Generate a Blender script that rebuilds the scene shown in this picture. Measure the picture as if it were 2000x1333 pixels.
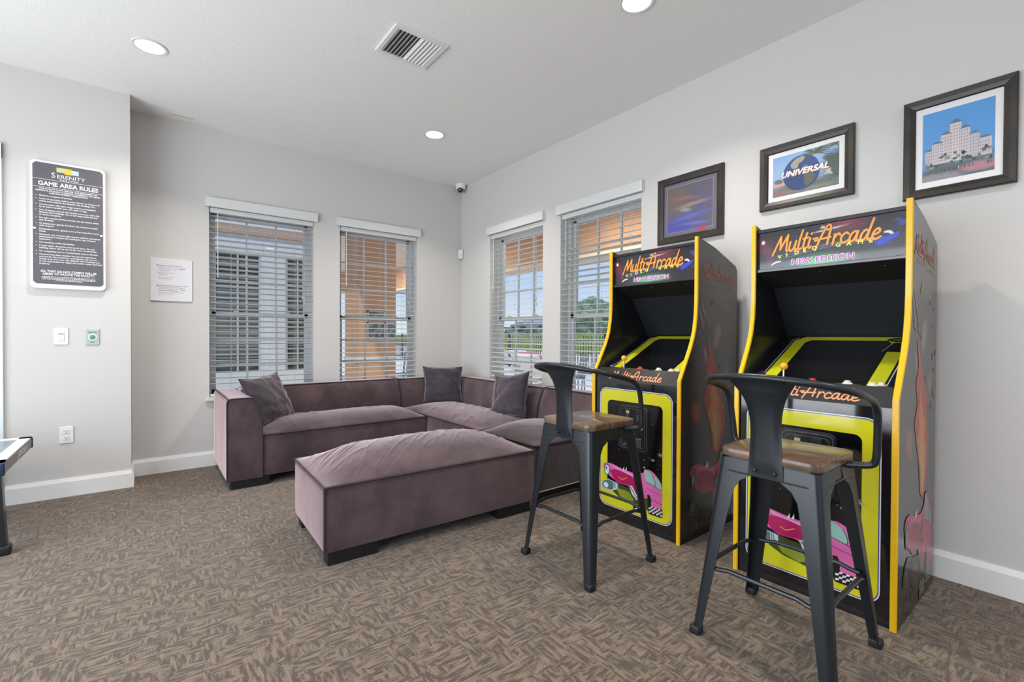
import bpy, bmesh, math, random
from math import sin, cos, pi, radians
from mathutils import Vector, Matrix, noise as mnoise
random.seed(7)
S = bpy.context.scene
COL = S.collection
for o in list(bpy.data.objects): bpy.data.objects.remove(o)

# ------------------------------------------------------------------ camera
yaw, pitch, roll = 0.663414423, -0.0106848511, 0.00471487147
fwd = Vector((sin(yaw)*cos(pitch), cos(yaw)*cos(pitch), sin(pitch)))
rgt = Vector((cos(yaw), -sin(yaw), 0)); upv = rgt.cross(fwd)
r2 = rgt*cos(roll)+upv*sin(roll); u2 = -rgt*sin(roll)+upv*cos(roll)
cd = bpy.data.cameras.new('camera'); cam = bpy.data.objects.new('camera', cd); COL.objects.link(cam)
m = Matrix((r2, u2, -fwd)).transposed().to_4x4(); m.translation = Vector((-3.03627510, -4.89373600, 1.16))
cam.matrix_world = m
cd.sensor_width = 36.0; cd.lens = 913.457*36/2000; cd.clip_start = .05; cd.clip_end = 300
S.camera = cam

# ------------------------------------------------------------------ view, world, lights
vs = S.view_settings
vs.view_transform = 'Standard'; vs.look = 'None'; vs.gamma = 1; vs.use_curve_mapping = False; vs.exposure = 0.0
W = bpy.data.worlds.new('sky'); S.world = W; W.use_nodes = True
nt = W.node_tree; nt.nodes.clear()
out = nt.nodes.new('ShaderNodeOutputWorld'); bg = nt.nodes.new('ShaderNodeBackground')
tc = nt.nodes.new('ShaderNodeTexCoord'); sx = nt.nodes.new('ShaderNodeSeparateXYZ'); rp = nt.nodes.new('ShaderNodeValToRGB')
nt.links.new(tc.outputs['Generated'], sx.inputs[0]); nt.links.new(sx.outputs['Z'], rp.inputs[0])
e = rp.color_ramp.elements
e[0].position = 0.0; e[0].color = (.84, .89, .97, 1); e[1].position = .6; e[1].color = (.30, .50, .92, 1)
x = e.new(.11); x.color = (.56, .71, .95, 1); x = e.new(.28); x.color = (.42, .62, .97, 1)
nt.links.new(rp.outputs[0], bg.inputs[0]); bg.inputs[1].default_value = 1.1
nt.links.new(bg.outputs[0], out.inputs[0])

def light(name, kind, loc, energy, color=(1,1,1), size=1, size_y=None, aim=None, parent=None):
    l = bpy.data.lights.new(name, kind); l.energy = energy; l.color = color
    if kind == 'AREA':
        l.size = size
        if size_y: l.shape = 'RECTANGLE'; l.size_y = size_y
        else: l.shape = 'DISK'
    if kind == 'SUN': l.angle = radians(2)
    o = bpy.data.objects.new(name, l); COL.objects.link(o); o.location = loc
    if aim is not None: o.rotation_euler = Vector(aim).to_track_quat('-Z', 'Y').to_euler()
    if parent: o.parent = parent
    return o
# daylight on the yard; the room lies in the roof's shade
light('sun', 'SUN', (-4, -6, 14), 3.0, (1, .95, .86), aim=(.30, .42, -1))
# left daylight and an added rear fill, both lamps at made-up unseen openings
light('daylight_left_opening', 'AREA', (-5.34, -3.3, 1.25), 158, (.90, .95, 1.0), 4.4, 2.2, aim=(1, 0, .27))
light('fill_rear_opening', 'AREA', (-2.7, -8.9, 1.5), 14, (1.0, .98, .95), 4.6, 2.4, aim=(0, 1, 1.1))
LAMP_W = 17

# ------------------------------------------------------------------ materials
MC = {}
def nodes(name):
    m = bpy.data.materials.new(name); m.use_nodes = True
    return m, m.node_tree, m.node_tree.nodes['Principled BSDF']
def mat(name, col, rough=.5, metal=0, spec=.5, coat=0, sheen=0, bump=None, var=None, emit=None, sheen_tint=None):
    if name in MC: return MC[name]
    m, t, b = nodes(name)
    b.inputs['Base Color'].default_value = (*col, 1); b.inputs['Roughness'].default_value = rough
    b.inputs['Metallic'].default_value = metal; b.inputs['Specular IOR Level'].default_value = spec
    b.inputs['Coat Weight'].default_value = coat; b.inputs['Coat Roughness'].default_value = .06
    b.inputs['Sheen Weight'].default_value = sheen
    if sheen: b.inputs['Sheen Roughness'].default_value = .35
    if sheen_tint: b.inputs['Sheen Tint'].default_value = (*sheen_tint, 1)
    if emit: b.inputs['Emission Color'].default_value = (*emit[0], 1); b.inputs['Emission Strength'].default_value = emit[1]
    if bump or var:
        tx = t.nodes.new('ShaderNodeTexCoord')
    if bump:   # (scale, strength, distance)
        n = t.nodes.new('ShaderNodeTexNoise'); n.inputs['Scale'].default_value = bump[0]; n.inputs['Detail'].default_value = 4
        bp = t.nodes.new('ShaderNodeBump'); bp.inputs['Strength'].default_value = bump[1]; bp.inputs['Distance'].default_value = bump[2]
        t.links.new(tx.outputs['Object'], n.inputs['Vector']); t.links.new(n.outputs['Fac'], bp.inputs['Height'])
        t.links.new(bp.outputs[0], b.inputs['Normal'])
    if var:    # (scale, second colour, lo, hi, vector scale)
        n = t.nodes.new('ShaderNodeTexNoise'); n.inputs['Scale'].default_value = var[0]; n.inputs['Detail'].default_value = 5
        mp = t.nodes.new('ShaderNodeMapping'); mp.inputs['Scale'].default_value = var[4] if len(var) > 4 else (1, 1, 1)
        t.links.new(tx.outputs['Object'], mp.inputs[0]); t.links.new(mp.outputs[0], n.inputs['Vector'])
        r = t.nodes.new('ShaderNodeValToRGB'); r.color_ramp.elements[0].position = var[2]; r.color_ramp.elements[1].position = var[3]
        r.color_ramp.elements[0].color = (*col, 1); r.color_ramp.elements[1].color = (*var[1], 1)
        t.links.new(n.outputs['Fac'], r.inputs[0]); t.links.new(r.outputs[0], b.inputs['Base Color'])
    MC[name] = m
    return m
def h(s):   # srgb hex to linear
    v = [int(s[i:i+2], 16)/255 for i in (0, 2, 4)]
    return tuple(c/12.92 if c <= .04045 else ((c+.055)/1.055)**2.4 for c in v)
def ink(hexs, rough=.35, coat=.3):
    return mat('ink_'+hexs, h(hexs), rough, coat=coat)
def painted(name, base, spots, rough=.3, coat=.5, stars=0):
    """printed picture: soft coloured patches placed in the sheet's own UV space"""
    if name in MC: return MC[name]
    m, t, b = nodes(name); b.inputs['Roughness'].default_value = rough
    b.inputs['Coat Weight'].default_value = coat; b.inputs['Coat Roughness'].default_value = .05
    uv = t.nodes.new('ShaderNodeUVMap')
    last = t.nodes.new('ShaderNodeRGB'); last.outputs[0].default_value = (*base, 1); last = last.outputs[0]
    nz = t.nodes.new('ShaderNodeTexNoise'); nz.inputs['Scale'].default_value = 9; nz.inputs['Detail'].default_value = 5
    t.links.new(uv.outputs[0], nz.inputs['Vector'])
    sb = t.nodes.new('ShaderNodeVectorMath'); sb.operation = 'SUBTRACT'; sb.inputs[1].default_value = (.5, .5, .5)
    t.links.new(nz.outputs['Color'], sb.inputs[0])
    def mixc(fac, c, last):
        mx = t.nodes.new('ShaderNodeMix'); mx.data_type = 'RGBA'
        t.links.new(fac, mx.inputs[0]); t.links.new(last, mx.inputs[6]); mx.inputs[7].default_value = (*c, 1)
        return mx.outputs[2]
    for (u, v, ru, rv, c, soft, amt, rot, wob) in spots:
        ad = t.nodes.new('ShaderNodeVectorMath'); ad.operation = 'MULTIPLY_ADD'; ad.inputs[1].default_value = (wob, wob, 0)
        t.links.new(sb.outputs[0], ad.inputs[0]); t.links.new(uv.outputs[0], ad.inputs[2])
        mp = t.nodes.new('ShaderNodeMapping'); mp.vector_type = 'TEXTURE'
        mp.inputs['Location'].default_value = (u, v, 0); mp.inputs['Rotation'].default_value = (0, 0, rot); mp.inputs['Scale'].default_value = (ru, rv, 1)
        t.links.new(ad.outputs[0], mp.inputs[0])
        ln = t.nodes.new('ShaderNodeVectorMath'); ln.operation = 'LENGTH'; t.links.new(mp.outputs[0], ln.inputs[0])
        mr = t.nodes.new('ShaderNodeMapRange'); mr.interpolation_type = 'SMOOTHSTEP'
        mr.inputs['From Min'].default_value = 1-soft; mr.inputs['From Max'].default_value = 1
        mr.inputs['To Min'].default_value = amt; mr.inputs['To Max'].default_value = 0
        t.links.new(ln.outputs['Value'], mr.inputs[0])
        last = mixc(mr.outputs[0], c, last)
    if stars:
        vo = t.nodes.new('ShaderNodeTexVoronoi'); vo.inputs['Scale'].default_value = stars
        t.links.new(uv.outputs[0], vo.inputs['Vector'])
        mr = t.nodes.new('ShaderNodeMapRange'); mr.inputs['From Min'].default_value = .03; mr.inputs['From Max'].default_value = .09
        mr.inputs['To Min'].default_value = .7; mr.inputs['To Max'].default_value = 0
        t.links.new(vo.outputs['Distance'], mr.inputs[0]); last = mixc(mr.outputs[0], (.7, .7, .8), last)
    t.links.new(last, b.inputs['Base Color'])
    MC[name] = m
    return m

WALL = mat('wall_paint', (.615, .602, .585), .75, spec=.25, bump=(160, .18, .002))
CEIL = mat('ceiling_paint', (.89, .882, .865), .85, spec=.2, bump=(95, .45, .005))
TRIM = mat('trim_white', (.80, .80, .79), .35, spec=.4)
VINYL = mat('vinyl_white', (.56, .57, .57), .35)  # white vinyl greyed down to carry the frames' backlit shade
SLAT = mat('slat_backlit', (.56, .575, .57), .45)  # darker copy of the blind white, backlit shade put into the colour
BLIND = mat('blind_white', (.70, .71, .70), .45)
PLASTIC = mat('white_plastic', (.78, .78, .77), .35)
BLACK = mat('black_laminate', (.012, .012, .014), .28, coat=.3)
BLACKM = mat('black_matte', (.010, .011, .014), .5)
STEEL = mat('charcoal_powder_coat', (.013, .018, .023), .33, metal=.2, spec=.6, bump=(300, .1, .0005))
YEL = mat('yellow_moulding', (.86, .50, .008), .3, coat=.3)
CHROME = mat('chrome', (.7, .7, .7), .18, metal=1)
PLINTH = mat('black_plinth', (.008, .008, .009), .5)
STUCCO = mat('orange_stucco', (.62, .35, .20), .85, bump=(60, .4, .01))
CREAM = mat('cream_stucco', (.78, .62, .48), .85, bump=(60, .3, .01))
OFFW = mat('white_stucco', (.72, .74, .76), .8, bump=(60, .3, .01))
ALU = mat('black_aluminium', (.02, .02, .022), .4)

def glass_mat():
    m = bpy.data.materials.new('window_glass'); m.use_nodes = True; t = m.node_tree; t.nodes.clear()
    o = t.nodes.new('ShaderNodeOutputMaterial'); a = t.nodes.new('ShaderNodeBsdfTransparent'); g = t.nodes.new('ShaderNodeBsdfGlossy')
    g.inputs['Roughness'].default_value = .02; a.inputs[0].default_value = (.93, .95, .95, 1)
    lf = t.nodes.new('ShaderNodeLayerWeight'); lf.inputs[0].default_value = .5
    pw = t.nodes.new('ShaderNodeMath'); pw.operation = 'POWER'; pw.inputs[1].default_value = 4; t.links.new(lf.outputs['Facing'], pw.inputs[0])
    lw = t.nodes.new('ShaderNodeMath'); lw.operation = 'MULTIPLY_ADD'; lw.inputs[1].default_value = .5; lw.inputs[2].default_value = .035; t.links.new(pw.outputs[0], lw.inputs[0]); mx = t.nodes.new('ShaderNodeMixShader')
    t.links.new(lw.outputs[0], mx.inputs[0]); t.links.new(a.outputs[0], mx.inputs[1]); t.links.new(g.outputs[0], mx.inputs[2])
    t.links.new(mx.outputs[0], o.inputs[0]); return m
GLASS = glass_mat()

def velvet(name, c1, c2, bumpiness=.35):
    m, t, b = nodes(name); tx = t.nodes.new('ShaderNodeTexCoord')
    n = t.nodes.new('ShaderNodeTexNoise'); n.inputs['Scale'].default_value = 3.2; n.inputs['Detail'].default_value = 6; n.inputs['Roughness'].default_value = .62
    mp = t.nodes.new('ShaderNodeMapping'); mp.inputs['Scale'].default_value = (1, 1.6, .8); mp.inputs['Rotation'].default_value = (0, 0, .7)
    t.links.new(tx.outputs['Object'], mp.inputs[0]); t.links.new(mp.outputs[0], n.inputs[0])
    r = t.nodes.new('ShaderNodeValToRGB'); r.color_ramp.elements[0].position = .36; r.color_ramp.elements[1].position = .66
    r.color_ramp.elements[0].color = (*c1, 1); r.color_ramp.elements[1].color = (*c2, 1)
    t.links.new(n.outputs['Fac'], r.inputs[0]); t.links.new(r.outputs[0], b.inputs['Base Color'])
    b.inputs['Roughness'].default_value = .8; b.inputs['Specular IOR Level'].default_value = .2
    b.inputs['Sheen Weight'].default_value = 1.0; b.inputs['Sheen Roughness'].default_value = .42; b.inputs['Sheen Tint'].default_value = (.96, .78, .84, 1)
    n2 = t.nodes.new('ShaderNodeTexNoise'); n2.inputs['Scale'].default_value = 14; n2.inputs['Detail'].default_value = 4
    mp2 = t.nodes.new('ShaderNodeMapping'); mp2.inputs['Scale'].default_value = (1, .35, .4); mp2.inputs['Rotation'].default_value = (0, 0, -.5)
    t.links.new(tx.outputs['Object'], mp2.inputs[0]); t.links.new(mp2.outputs[0], n2.inputs[0])
    bp = t.nodes.new('ShaderNodeBump'); bp.inputs['Strength'].default_value = bumpiness; bp.inputs['Distance'].default_value = .012
    t.links.new(n2.outputs['Fac'], bp.inputs['Height']); t.links.new(bp.outputs[0], b.inputs['Normal'])
    return m
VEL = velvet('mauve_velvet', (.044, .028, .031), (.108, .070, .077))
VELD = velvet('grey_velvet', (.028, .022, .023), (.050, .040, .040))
PIPE = mat('dark_piping', (.028, .020, .024), .7)

def carpet_mat():
    m, t, b = nodes('patterned_carpet'); L = t.links.new
    tx = t.nodes.new('ShaderNodeTexCoord')
    def noise(scale, vec, rot=0, detail=2, dist=0):
        mp = t.nodes.new('ShaderNodeMapping'); mp.inputs['Scale'].default_value = vec; mp.inputs['Rotation'].default_value = (0, 0, rot)
        n = t.nodes.new('ShaderNodeTexNoise'); n.inputs['Scale'].default_value = scale; n.inputs['Detail'].default_value = detail
        n.inputs['Distortion'].default_value = dist
        L(tx.outputs['Object'], mp.inputs[0]); L(mp.outputs[0], n.inputs[0]); return n.outputs['Fac']
    def step(v, a, bb):
        mr = t.nodes.new('ShaderNodeMapRange'); mr.interpolation_type = 'SMOOTHSTEP'
        mr.inputs['From Min'].default_value = a; mr.inputs['From Max'].default_value = bb; L(v, mr.inputs[0]); return mr.outputs[0]
    a = noise(42, (.36, 1.6, 1), 0, 1.5, .4); c = noise(42, (1.6, .36, 1), 0, 1.5, .4)
    wn = t.nodes.new('ShaderNodeTexNoise'); wn.inputs['Scale'].default_value = 18; L(tx.outputs['Object'], wn.inputs[0])
    wv = t.nodes.new('ShaderNodeVectorMath'); wv.operation = 'MULTIPLY_ADD'; wv.inputs[1].default_value = (.03, .03, 0)
    L(wn.outputs['Color'], wv.inputs[0]); L(tx.outputs['Object'], wv.inputs[2])
    vo = t.nodes.new('ShaderNodeTexVoronoi'); vo.distance = 'CHEBYCHEV'; vo.inputs['Scale'].default_value = 21; vo.voronoi_dimensions = '2D'
    L(wv.outputs[0], vo.inputs['Vector']); sp = t.nodes.new('ShaderNodeSeparateXYZ'); L(vo.outputs['Color'], sp.inputs[0])
    mk = step(sp.outputs[0], .47, .53)
    mx = t.nodes.new('ShaderNodeMix'); L(mk, mx.inputs[0]); L(a, mx.inputs[2]); L(c, mx.inputs[3])
    fine = noise(260, (1, 1, 1), 0, 3)
    ad = t.nodes.new('ShaderNodeMath'); ad.operation = 'MULTIPLY_ADD'; ad.inputs[1].default_value = .22; L(fine, ad.inputs[0]); L(mx.outputs[0], ad.inputs[2])
    s = step(ad.outputs[0], .49, .76)
    big = noise(2.2, (1, 1, 1), 0, 2)
    r1 = t.nodes.new('ShaderNodeMix'); r1.data_type = 'RGBA'; L(s, r1.inputs[0])
    r1.inputs[6].default_value = (.078, .056, .040, 1); r1.inputs[7].default_value = (.200, .147, .102, 1)
    fm = t.nodes.new('ShaderNodeMapRange'); fm.inputs['From Min'].default_value = .3; fm.inputs['From Max'].default_value = .7; fm.inputs['To Min'].default_value = .55; fm.inputs['To Max'].default_value = 1.45
    L(fine, fm.inputs[0])
    vm = t.nodes.new('ShaderNodeVectorMath'); vm.operation = 'SCALE'; L(r1.outputs[2], vm.inputs[0]); L(fm.outputs[0], vm.inputs['Scale'])
    L(vm.outputs[0], b.inputs['Base Color']); b.inputs['Roughness'].default_value = .95; b.inputs['Specular IOR Level'].default_value = .1
    b.inputs['Sheen Weight'].default_value = .25; b.inputs['Sheen Roughness'].default_value = .5
    bp = t.nodes.new('ShaderNodeBump'); bp.inputs['Strength'].default_value = .6; bp.inputs['Distance'].default_value = .006
    a2 = t.nodes.new('ShaderNodeMath'); a2.operation = 'MULTIPLY_ADD'; a2.inputs[1].default_value = .5; L(fine, a2.inputs[0]); L(s, a2.inputs[2])
    L(a2.outputs[0], bp.inputs['Height']); L(bp.outputs[0], b.inputs['Normal'])
    return m
CARPET = carpet_mat()

def wood_mat():
    m, t, b = nodes('walnut_seat'); tx = t.nodes.new('ShaderNodeTexCoord'); L = t.links.new
    mp = t.nodes.new('ShaderNodeMapping'); mp.inputs['Scale'].default_value = (14, 1.6, 3)
    n = t.nodes.new('ShaderNodeTexNoise'); n.inputs['Scale'].default_value = 5; n.inputs['Detail'].default_value = 6; n.inputs['Distortion'].default_value = .6
    L(tx.outputs['Object'], mp.inputs[0]); L(mp.outputs[0], n.inputs[0])
    r = t.nodes.new('ShaderNodeValToRGB'); r.color_ramp.elements[0].position = .35; r.color_ramp.elements[1].position = .68
    r.color_ramp.elements[0].color = (.055, .034, .022, 1); r.color_ramp.elements[1].color = (.20, .125, .078, 1)
    L(n.outputs['Fac'], r.inputs[0]); L(r.outputs[0], b.inputs['Base Color']); b.inputs['Roughness'].default_value = .32; b.inputs['Coat Weight'].default_value = .3
    return m
WOOD = wood_mat()
FRAMEW = mat('espresso_frame', (.022, .018, .015), .35, var=(6, (.05, .038, .028), .4, .75, (1, 6, 1)))

# ------------------------------------------------------------------ mesh helpers
class MB:
    def __init__(s): s.v = []; s.f = []; s.m = []; s.uv = []
    def add(s, vs, fs, mi=0, M=None):
        n = len(s.v)
        s.v += [tuple(M @ Vector(p)) if M else tuple(p) for p in vs]
        for f in fs: s.f.append([i+n for i in f]); s.m.append(mi)
        return s
    def box(s, x0, x1, y0, y1, z0, z1, mi=0, b=0, M=None):
        if x0 > x1: x0, x1 = x1, x0
        if y0 > y1: y0, y1 = y1, y0
        if z0 > z1: z0, z1 = z1, z0
        if b <= 0:
            vs = [(x, y, z) for x in (x0, x1) for y in (y0, y1) for z in (z0, z1)]
            return s.add(vs, [(0,1,3,2),(4,6,7,5),(0,4,5,1),(2,3,7,6),(0,2,6,4),(1,5,7,3)], mi, M)
        bm = bmesh.new(); bmesh.ops.create_cube(bm, size=1)
        for v in bm.verts: v.co = ((x0+x1)/2+v.co.x*(x1-x0), (y0+y1)/2+v.co.y*(y1-y0), (z0+z1)/2+v.co.z*(z1-z0))
        bmesh.ops.bevel(bm, geom=bm.edges[:], offset=b, segments=3, affect='EDGES', profile=.5)
        return s.bm(bm, mi, M)
    def bm(s, bm, mi=0, M=None):
        bm.verts.index_update()
        s.add([v.co[:] for v in bm.verts], [[v.index for v in f.verts] for f in bm.faces], mi, M); bm.free(); return s
    def prism(s, pts, a0, a1, axis='y', mi=0, M=None, b=0):
        """pts 2D outline (counter-clockwise or not) extruded a0..a1 along axis; 2D plane is the remaining axes in order"""
        def P(p, a): return {'x': (a, p[0], p[1]), 'y': (p[0], a, p[1]), 'z': (p[0], p[1], a)}[axis]
        n = len(pts)
        bm = bmesh.new(); A = [bm.verts.new(P(p, a0)) for p in pts]; B = [bm.verts.new(P(p, a1)) for p in pts]
        bm.faces.new(A); bm.faces.new(B[::-1])
        for i in range(n): bm.faces.new((A[i], B[i], B[(i+1) % n], A[(i+1) % n]))
        bmesh.ops.recalc_face_normals(bm, faces=bm.faces[:])
        if b:
            ed = [e for e in bm.edges if abs(sum((e.verts[0].co-e.verts[1].co)[i]*(1 if 'xyz'[i] == axis else 0) for i in range(3))) < 1e-6]
            bmesh.ops.bevel(bm, geom=ed, offset=b, segments=2, affect='EDGES', profile=.5)
        return s.bm(bm, mi, M)
    def tube(s, path, r, seg=10, closed=False, mi=0, M=None, caps=True, sq=None):
        P = [Vector(p) for p in path]; n = len(P); vs = []; fs = []
        up = None
        for i in range(n):
            a = P[(i-1) % n] if (i > 0 or closed) else P[i]; b = P[(i+1) % n] if (i < n-1 or closed) else P[i]
            d = (b-a).normalized()
            if up is None: up = Vector((0, 0, 1)) if abs(d.z) < .9 else Vector((1, 0, 0))
            sd = d.cross(up).normalized(); up = sd.cross(d).normalized()
            rr = r[i] if isinstance(r, (list, tuple)) else r
            for k in range(seg):
                t = 2*pi*k/seg; vs.append(P[i]+sd*cos(t)*rr*(sq[0] if sq else 1)+up*sin(t)*rr*(sq[1] if sq else 1))
        for i in range(n if closed else n-1):
            for k in range(seg):
                a = i*seg+k; b = i*seg+(k+1) % seg; c = ((i+1) % n)*seg+(k+1) % seg; d = ((i+1) % n)*seg+k
                fs.append((a, b, c, d))
        if not closed and caps: fs.append(tuple(range(seg))[::-1]); fs.append(tuple((n-1)*seg+k for k in range(seg)))
        return s.add(vs, fs, mi, M)
    def lathe(s, prof, c=(0,0,0), axis='z', seg=24, mi=0, M=None):
        vs = []; fs = []; n = len(prof)
        for k in range(seg):
            t = 2*pi*k/seg
            for (r, a) in prof:
                p = (r*cos(t), r*sin(t), a)
                if axis == 'x': p = (a, r*cos(t), r*sin(t))
                if axis == 'y': p = (r*cos(t), a, r*sin(t))
                vs.append((p[0]+c[0], p[1]+c[1], p[2]+c[2]))
        for k in range(seg):
            for i in range(n-1):
                fs.append((k*n+i, ((k+1) % seg)*n+i, ((k+1) % seg)*n+i+1, k*n+i+1))
        if prof[0][0] > 1e-6: fs.append(tuple(k*n for k in range(seg)))
        if prof[-1][0] > 1e-6: fs.append(tuple(k*n+n-1 for k in range(seg)))
        return s.add(vs, fs, mi, M)
    def mesh(s, name, mats, smooth=False, fix=True, angle=40):
        me = bpy.data.meshes.new(name); me.from_pydata(s.v, [], s.f)
        if not isinstance(mats, (list, tuple)): mats = [mats]
        for m in mats: me.materials.append(m)
        for i, p in enumerate(me.polygons): p.material_index = min(s.m[i], len(mats)-1)
        me.validate(clean_customdata=False); me.update()
        bm = bmesh.new(); bm.from_mesh(me)
        bmesh.ops.remove_doubles(bm, verts=bm.verts, dist=1e-6)
        if fix: bmesh.ops.recalc_face_normals(bm, faces=bm.faces[:])
        if smooth:
            for f in bm.faces: f.smooth = True
            for e_ in bm.edges:
                if len(e_.link_faces) == 2 and e_.calc_face_angle(0) > radians(angle): e_.smooth = False
        bm.to_mesh(me); bm.free(); return me
    def build(s, name, mats, parent=None, smooth=False, fix=True, angle=40, loc=None, rot=None):
        o = bpy.data.objects.new(name, s.mesh(name, mats, smooth, fix, angle)); COL.objects.link(o)
        if parent: o.parent = parent
        if loc: o.location = loc
        if rot: o.rotation_euler = rot
        return o
def tag(o, label=None, cat=None, group=None, kind=None):
    if label: o['label'] = label
    if cat: o['category'] = cat
    if group: o['group'] = group
    if kind: o['kind'] = kind
    return o
def thing(name, loc=(0,0,0), rz=0, label=None, cat=None, group=None, kind=None):
    o = bpy.data.objects.new(name, None); COL.objects.link(o); o.location = loc; o.rotation_euler = (0, 0, rz)
    o.empty_display_size = .1
    return tag(o, label, cat, group, kind)
def copy_tree(o, parent=None):
    c = o.copy(); COL.objects.link(c); c.parent = parent
    for ch in list(KIDS(o)): copy_tree(ch, c)
    return c
def KIDS(o): return [c for c in bpy.data.objects if c.parent == o]
def catmull(pts, n=8, closed=False):
    P = [Vector(p) for p in pts]; out = []; N = len(P)
    for i in range(N if closed else N-1):
        g = lambda k: P[k % N] if closed else P[max(0, min(N-1, k))]
        p0, p1, p2, p3 = g(i-1), g(i), g(i+1), g(i+2)
        for k in range(n):
            t = k/n; out.append(.5*((2*p1)+(p2-p0)*t+(2*p0-5*p1+4*p2-p3)*t*t+(3*p1-p0-3*p2+p3)*t**3))
    if not closed: out.append(P[-1])
    return out
def rrect(x0, x1, y0, y1, r, n=6):
    pts = []
    for cx, cy, a in ((x1-r, y1-r, 0), (x0+r, y1-r, 90), (x0+r, y0+r, 180), (x1-r, y0+r, 270)):
        for k in range(n+1): t = radians(a+90*k/n); pts.append((cx+r*cos(t), cy+r*sin(t)))
    return pts
def ell(cx, cy, rx, ry, n=24, a=0):
    return [(cx+rx*cos(t)*cos(a)-ry*sin(t)*sin(a), cy+rx*cos(t)*sin(a)+ry*sin(t)*cos(a)) for t in [2*pi*k/n for k in range(n)]]

FONTC = {}
def text_mesh(s, size=1, bold=0, shear=0, align='LEFT', space=1):
    c = bpy.data.curves.new('t', 'FONT'); c.body = s; c.size = size; c.offset = bold; c.shear = shear; c.align_x = align; c.space_character = space
    c.resolution_u = 3; c.fill_mode = 'FRONT'
    o = bpy.data.objects.new('t', c); COL.objects.link(o)
    bpy.context.view_layer.update()
    me = bpy.data.meshes.new_from_object(o.evaluated_get(bpy.context.evaluated_depsgraph_get()))
    vs = [(v.co.x, v.co.y) for v in me.vertices]; fs = [list(p.vertices) for p in me.polygons]
    bpy.data.objects.remove(o); bpy.data.curves.remove(c); bpy.data.meshes.remove(me)
    return vs, fs

class Decal:
    """thin printed layers on a flat face: O + u*U + v*V, each layer a hair above the last"""
    def __init__(s, O, U, V, base=.0006, step=.00016):
        s.O = Vector(O); s.U = Vector(U); s.V = Vector(V); s.N = s.U.cross(s.V); s.base = base; s.step = step
        s.mb = MB(); s.mats = []; s.lay = 0
    def mi(s, c):
        m = c if not isinstance(c, str) else ink(c)
        if m not in s.mats: s.mats.append(m)
        return s.mats.index(m)
    def P(s, p, L): return s.O+s.U*p[0]+s.V*p[1]+s.N*(s.base+s.step*L+5.5e-6*(s.lay % 25))
    def poly(s, pts, c, L):
        s.lay += 1
        if len(pts) > 4:
            from mathutils.geometry import tessellate_polygon
            tri = tessellate_polygon([[Vector((p[0], p[1], 0)) for p in pts]])
            s.mb.add([s.P(p, L) for p in pts], [tuple(t) for t in tri], s.mi(c))
        else: s.mb.add([s.P(p, L) for p in pts], [tuple(range(len(pts)))], s.mi(c))
    def band(s, outer, inner, c, L):
        n = len(outer); s.mb.add([s.P(p, L) for p in outer+inner], [(i, (i+1) % n, n+(i+1) % n, n+i) for i in range(n)], s.mi(c))
    def stroke(s, pts, w, c, L, smooth=True, taper=False):
        P = [(p[0], p[1]) for p in (catmull([(q[0], q[1], 0) for q in pts], 6) if smooth and len(pts) > 2 else [Vector((*q, 0)) for q in pts])]
        n = len(P); vs = []; s.lay += 1
        for i in range(n):
            a = P[max(0, i-1)]; b = P[min(n-1, i+1)]; dx, dy = b[0]-a[0], b[1]-a[1]; l = math.hypot(dx, dy) or 1
            ww = w/2
            if taper: ww *= .45+.55*sin(pi*(i+.5)/n)
            vs += [(P[i][0]-dy/l*ww, P[i][1]+dx/l*ww), (P[i][0]+dy/l*ww, P[i][1]-dx/l*ww)]
        s.mb.add([s.P(p, L) for p in vs], [(2*i, 2*i+1, 2*i+3, 2*i+2) for i in range(n-1)], s.mi(c))
        for q in (P[0], P[-1]): s.poly(ell(q[0], q[1], w/2*(.5 if taper else 1), w/2*(.5 if taper else 1), 10), c, L)
    def text(s, t, u, v, size, c, L, bold=0, shear=0, align='LEFT', width=None, fn=None, space=1, sx=1):
        vs, fs = text_mesh(t, size, bold, shear, align, space)
        if width and vs:
            w = max(p[0] for p in vs)-min(p[0] for p in vs); k = width/w
            vs = [(p[0]*k, p[1]) for p in vs]
        pts = [(u+p[0]*sx, v+p[1]) for p in vs]; s.lay += 1
        if fn: pts = [fn(p) for p in pts]
        s.mb.add([s.P(p, L) for p in pts], fs, s.mi(c))
    def build(s, name, parent):
        return s.mb.build(name, s.mats, parent, fix=False)

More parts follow.
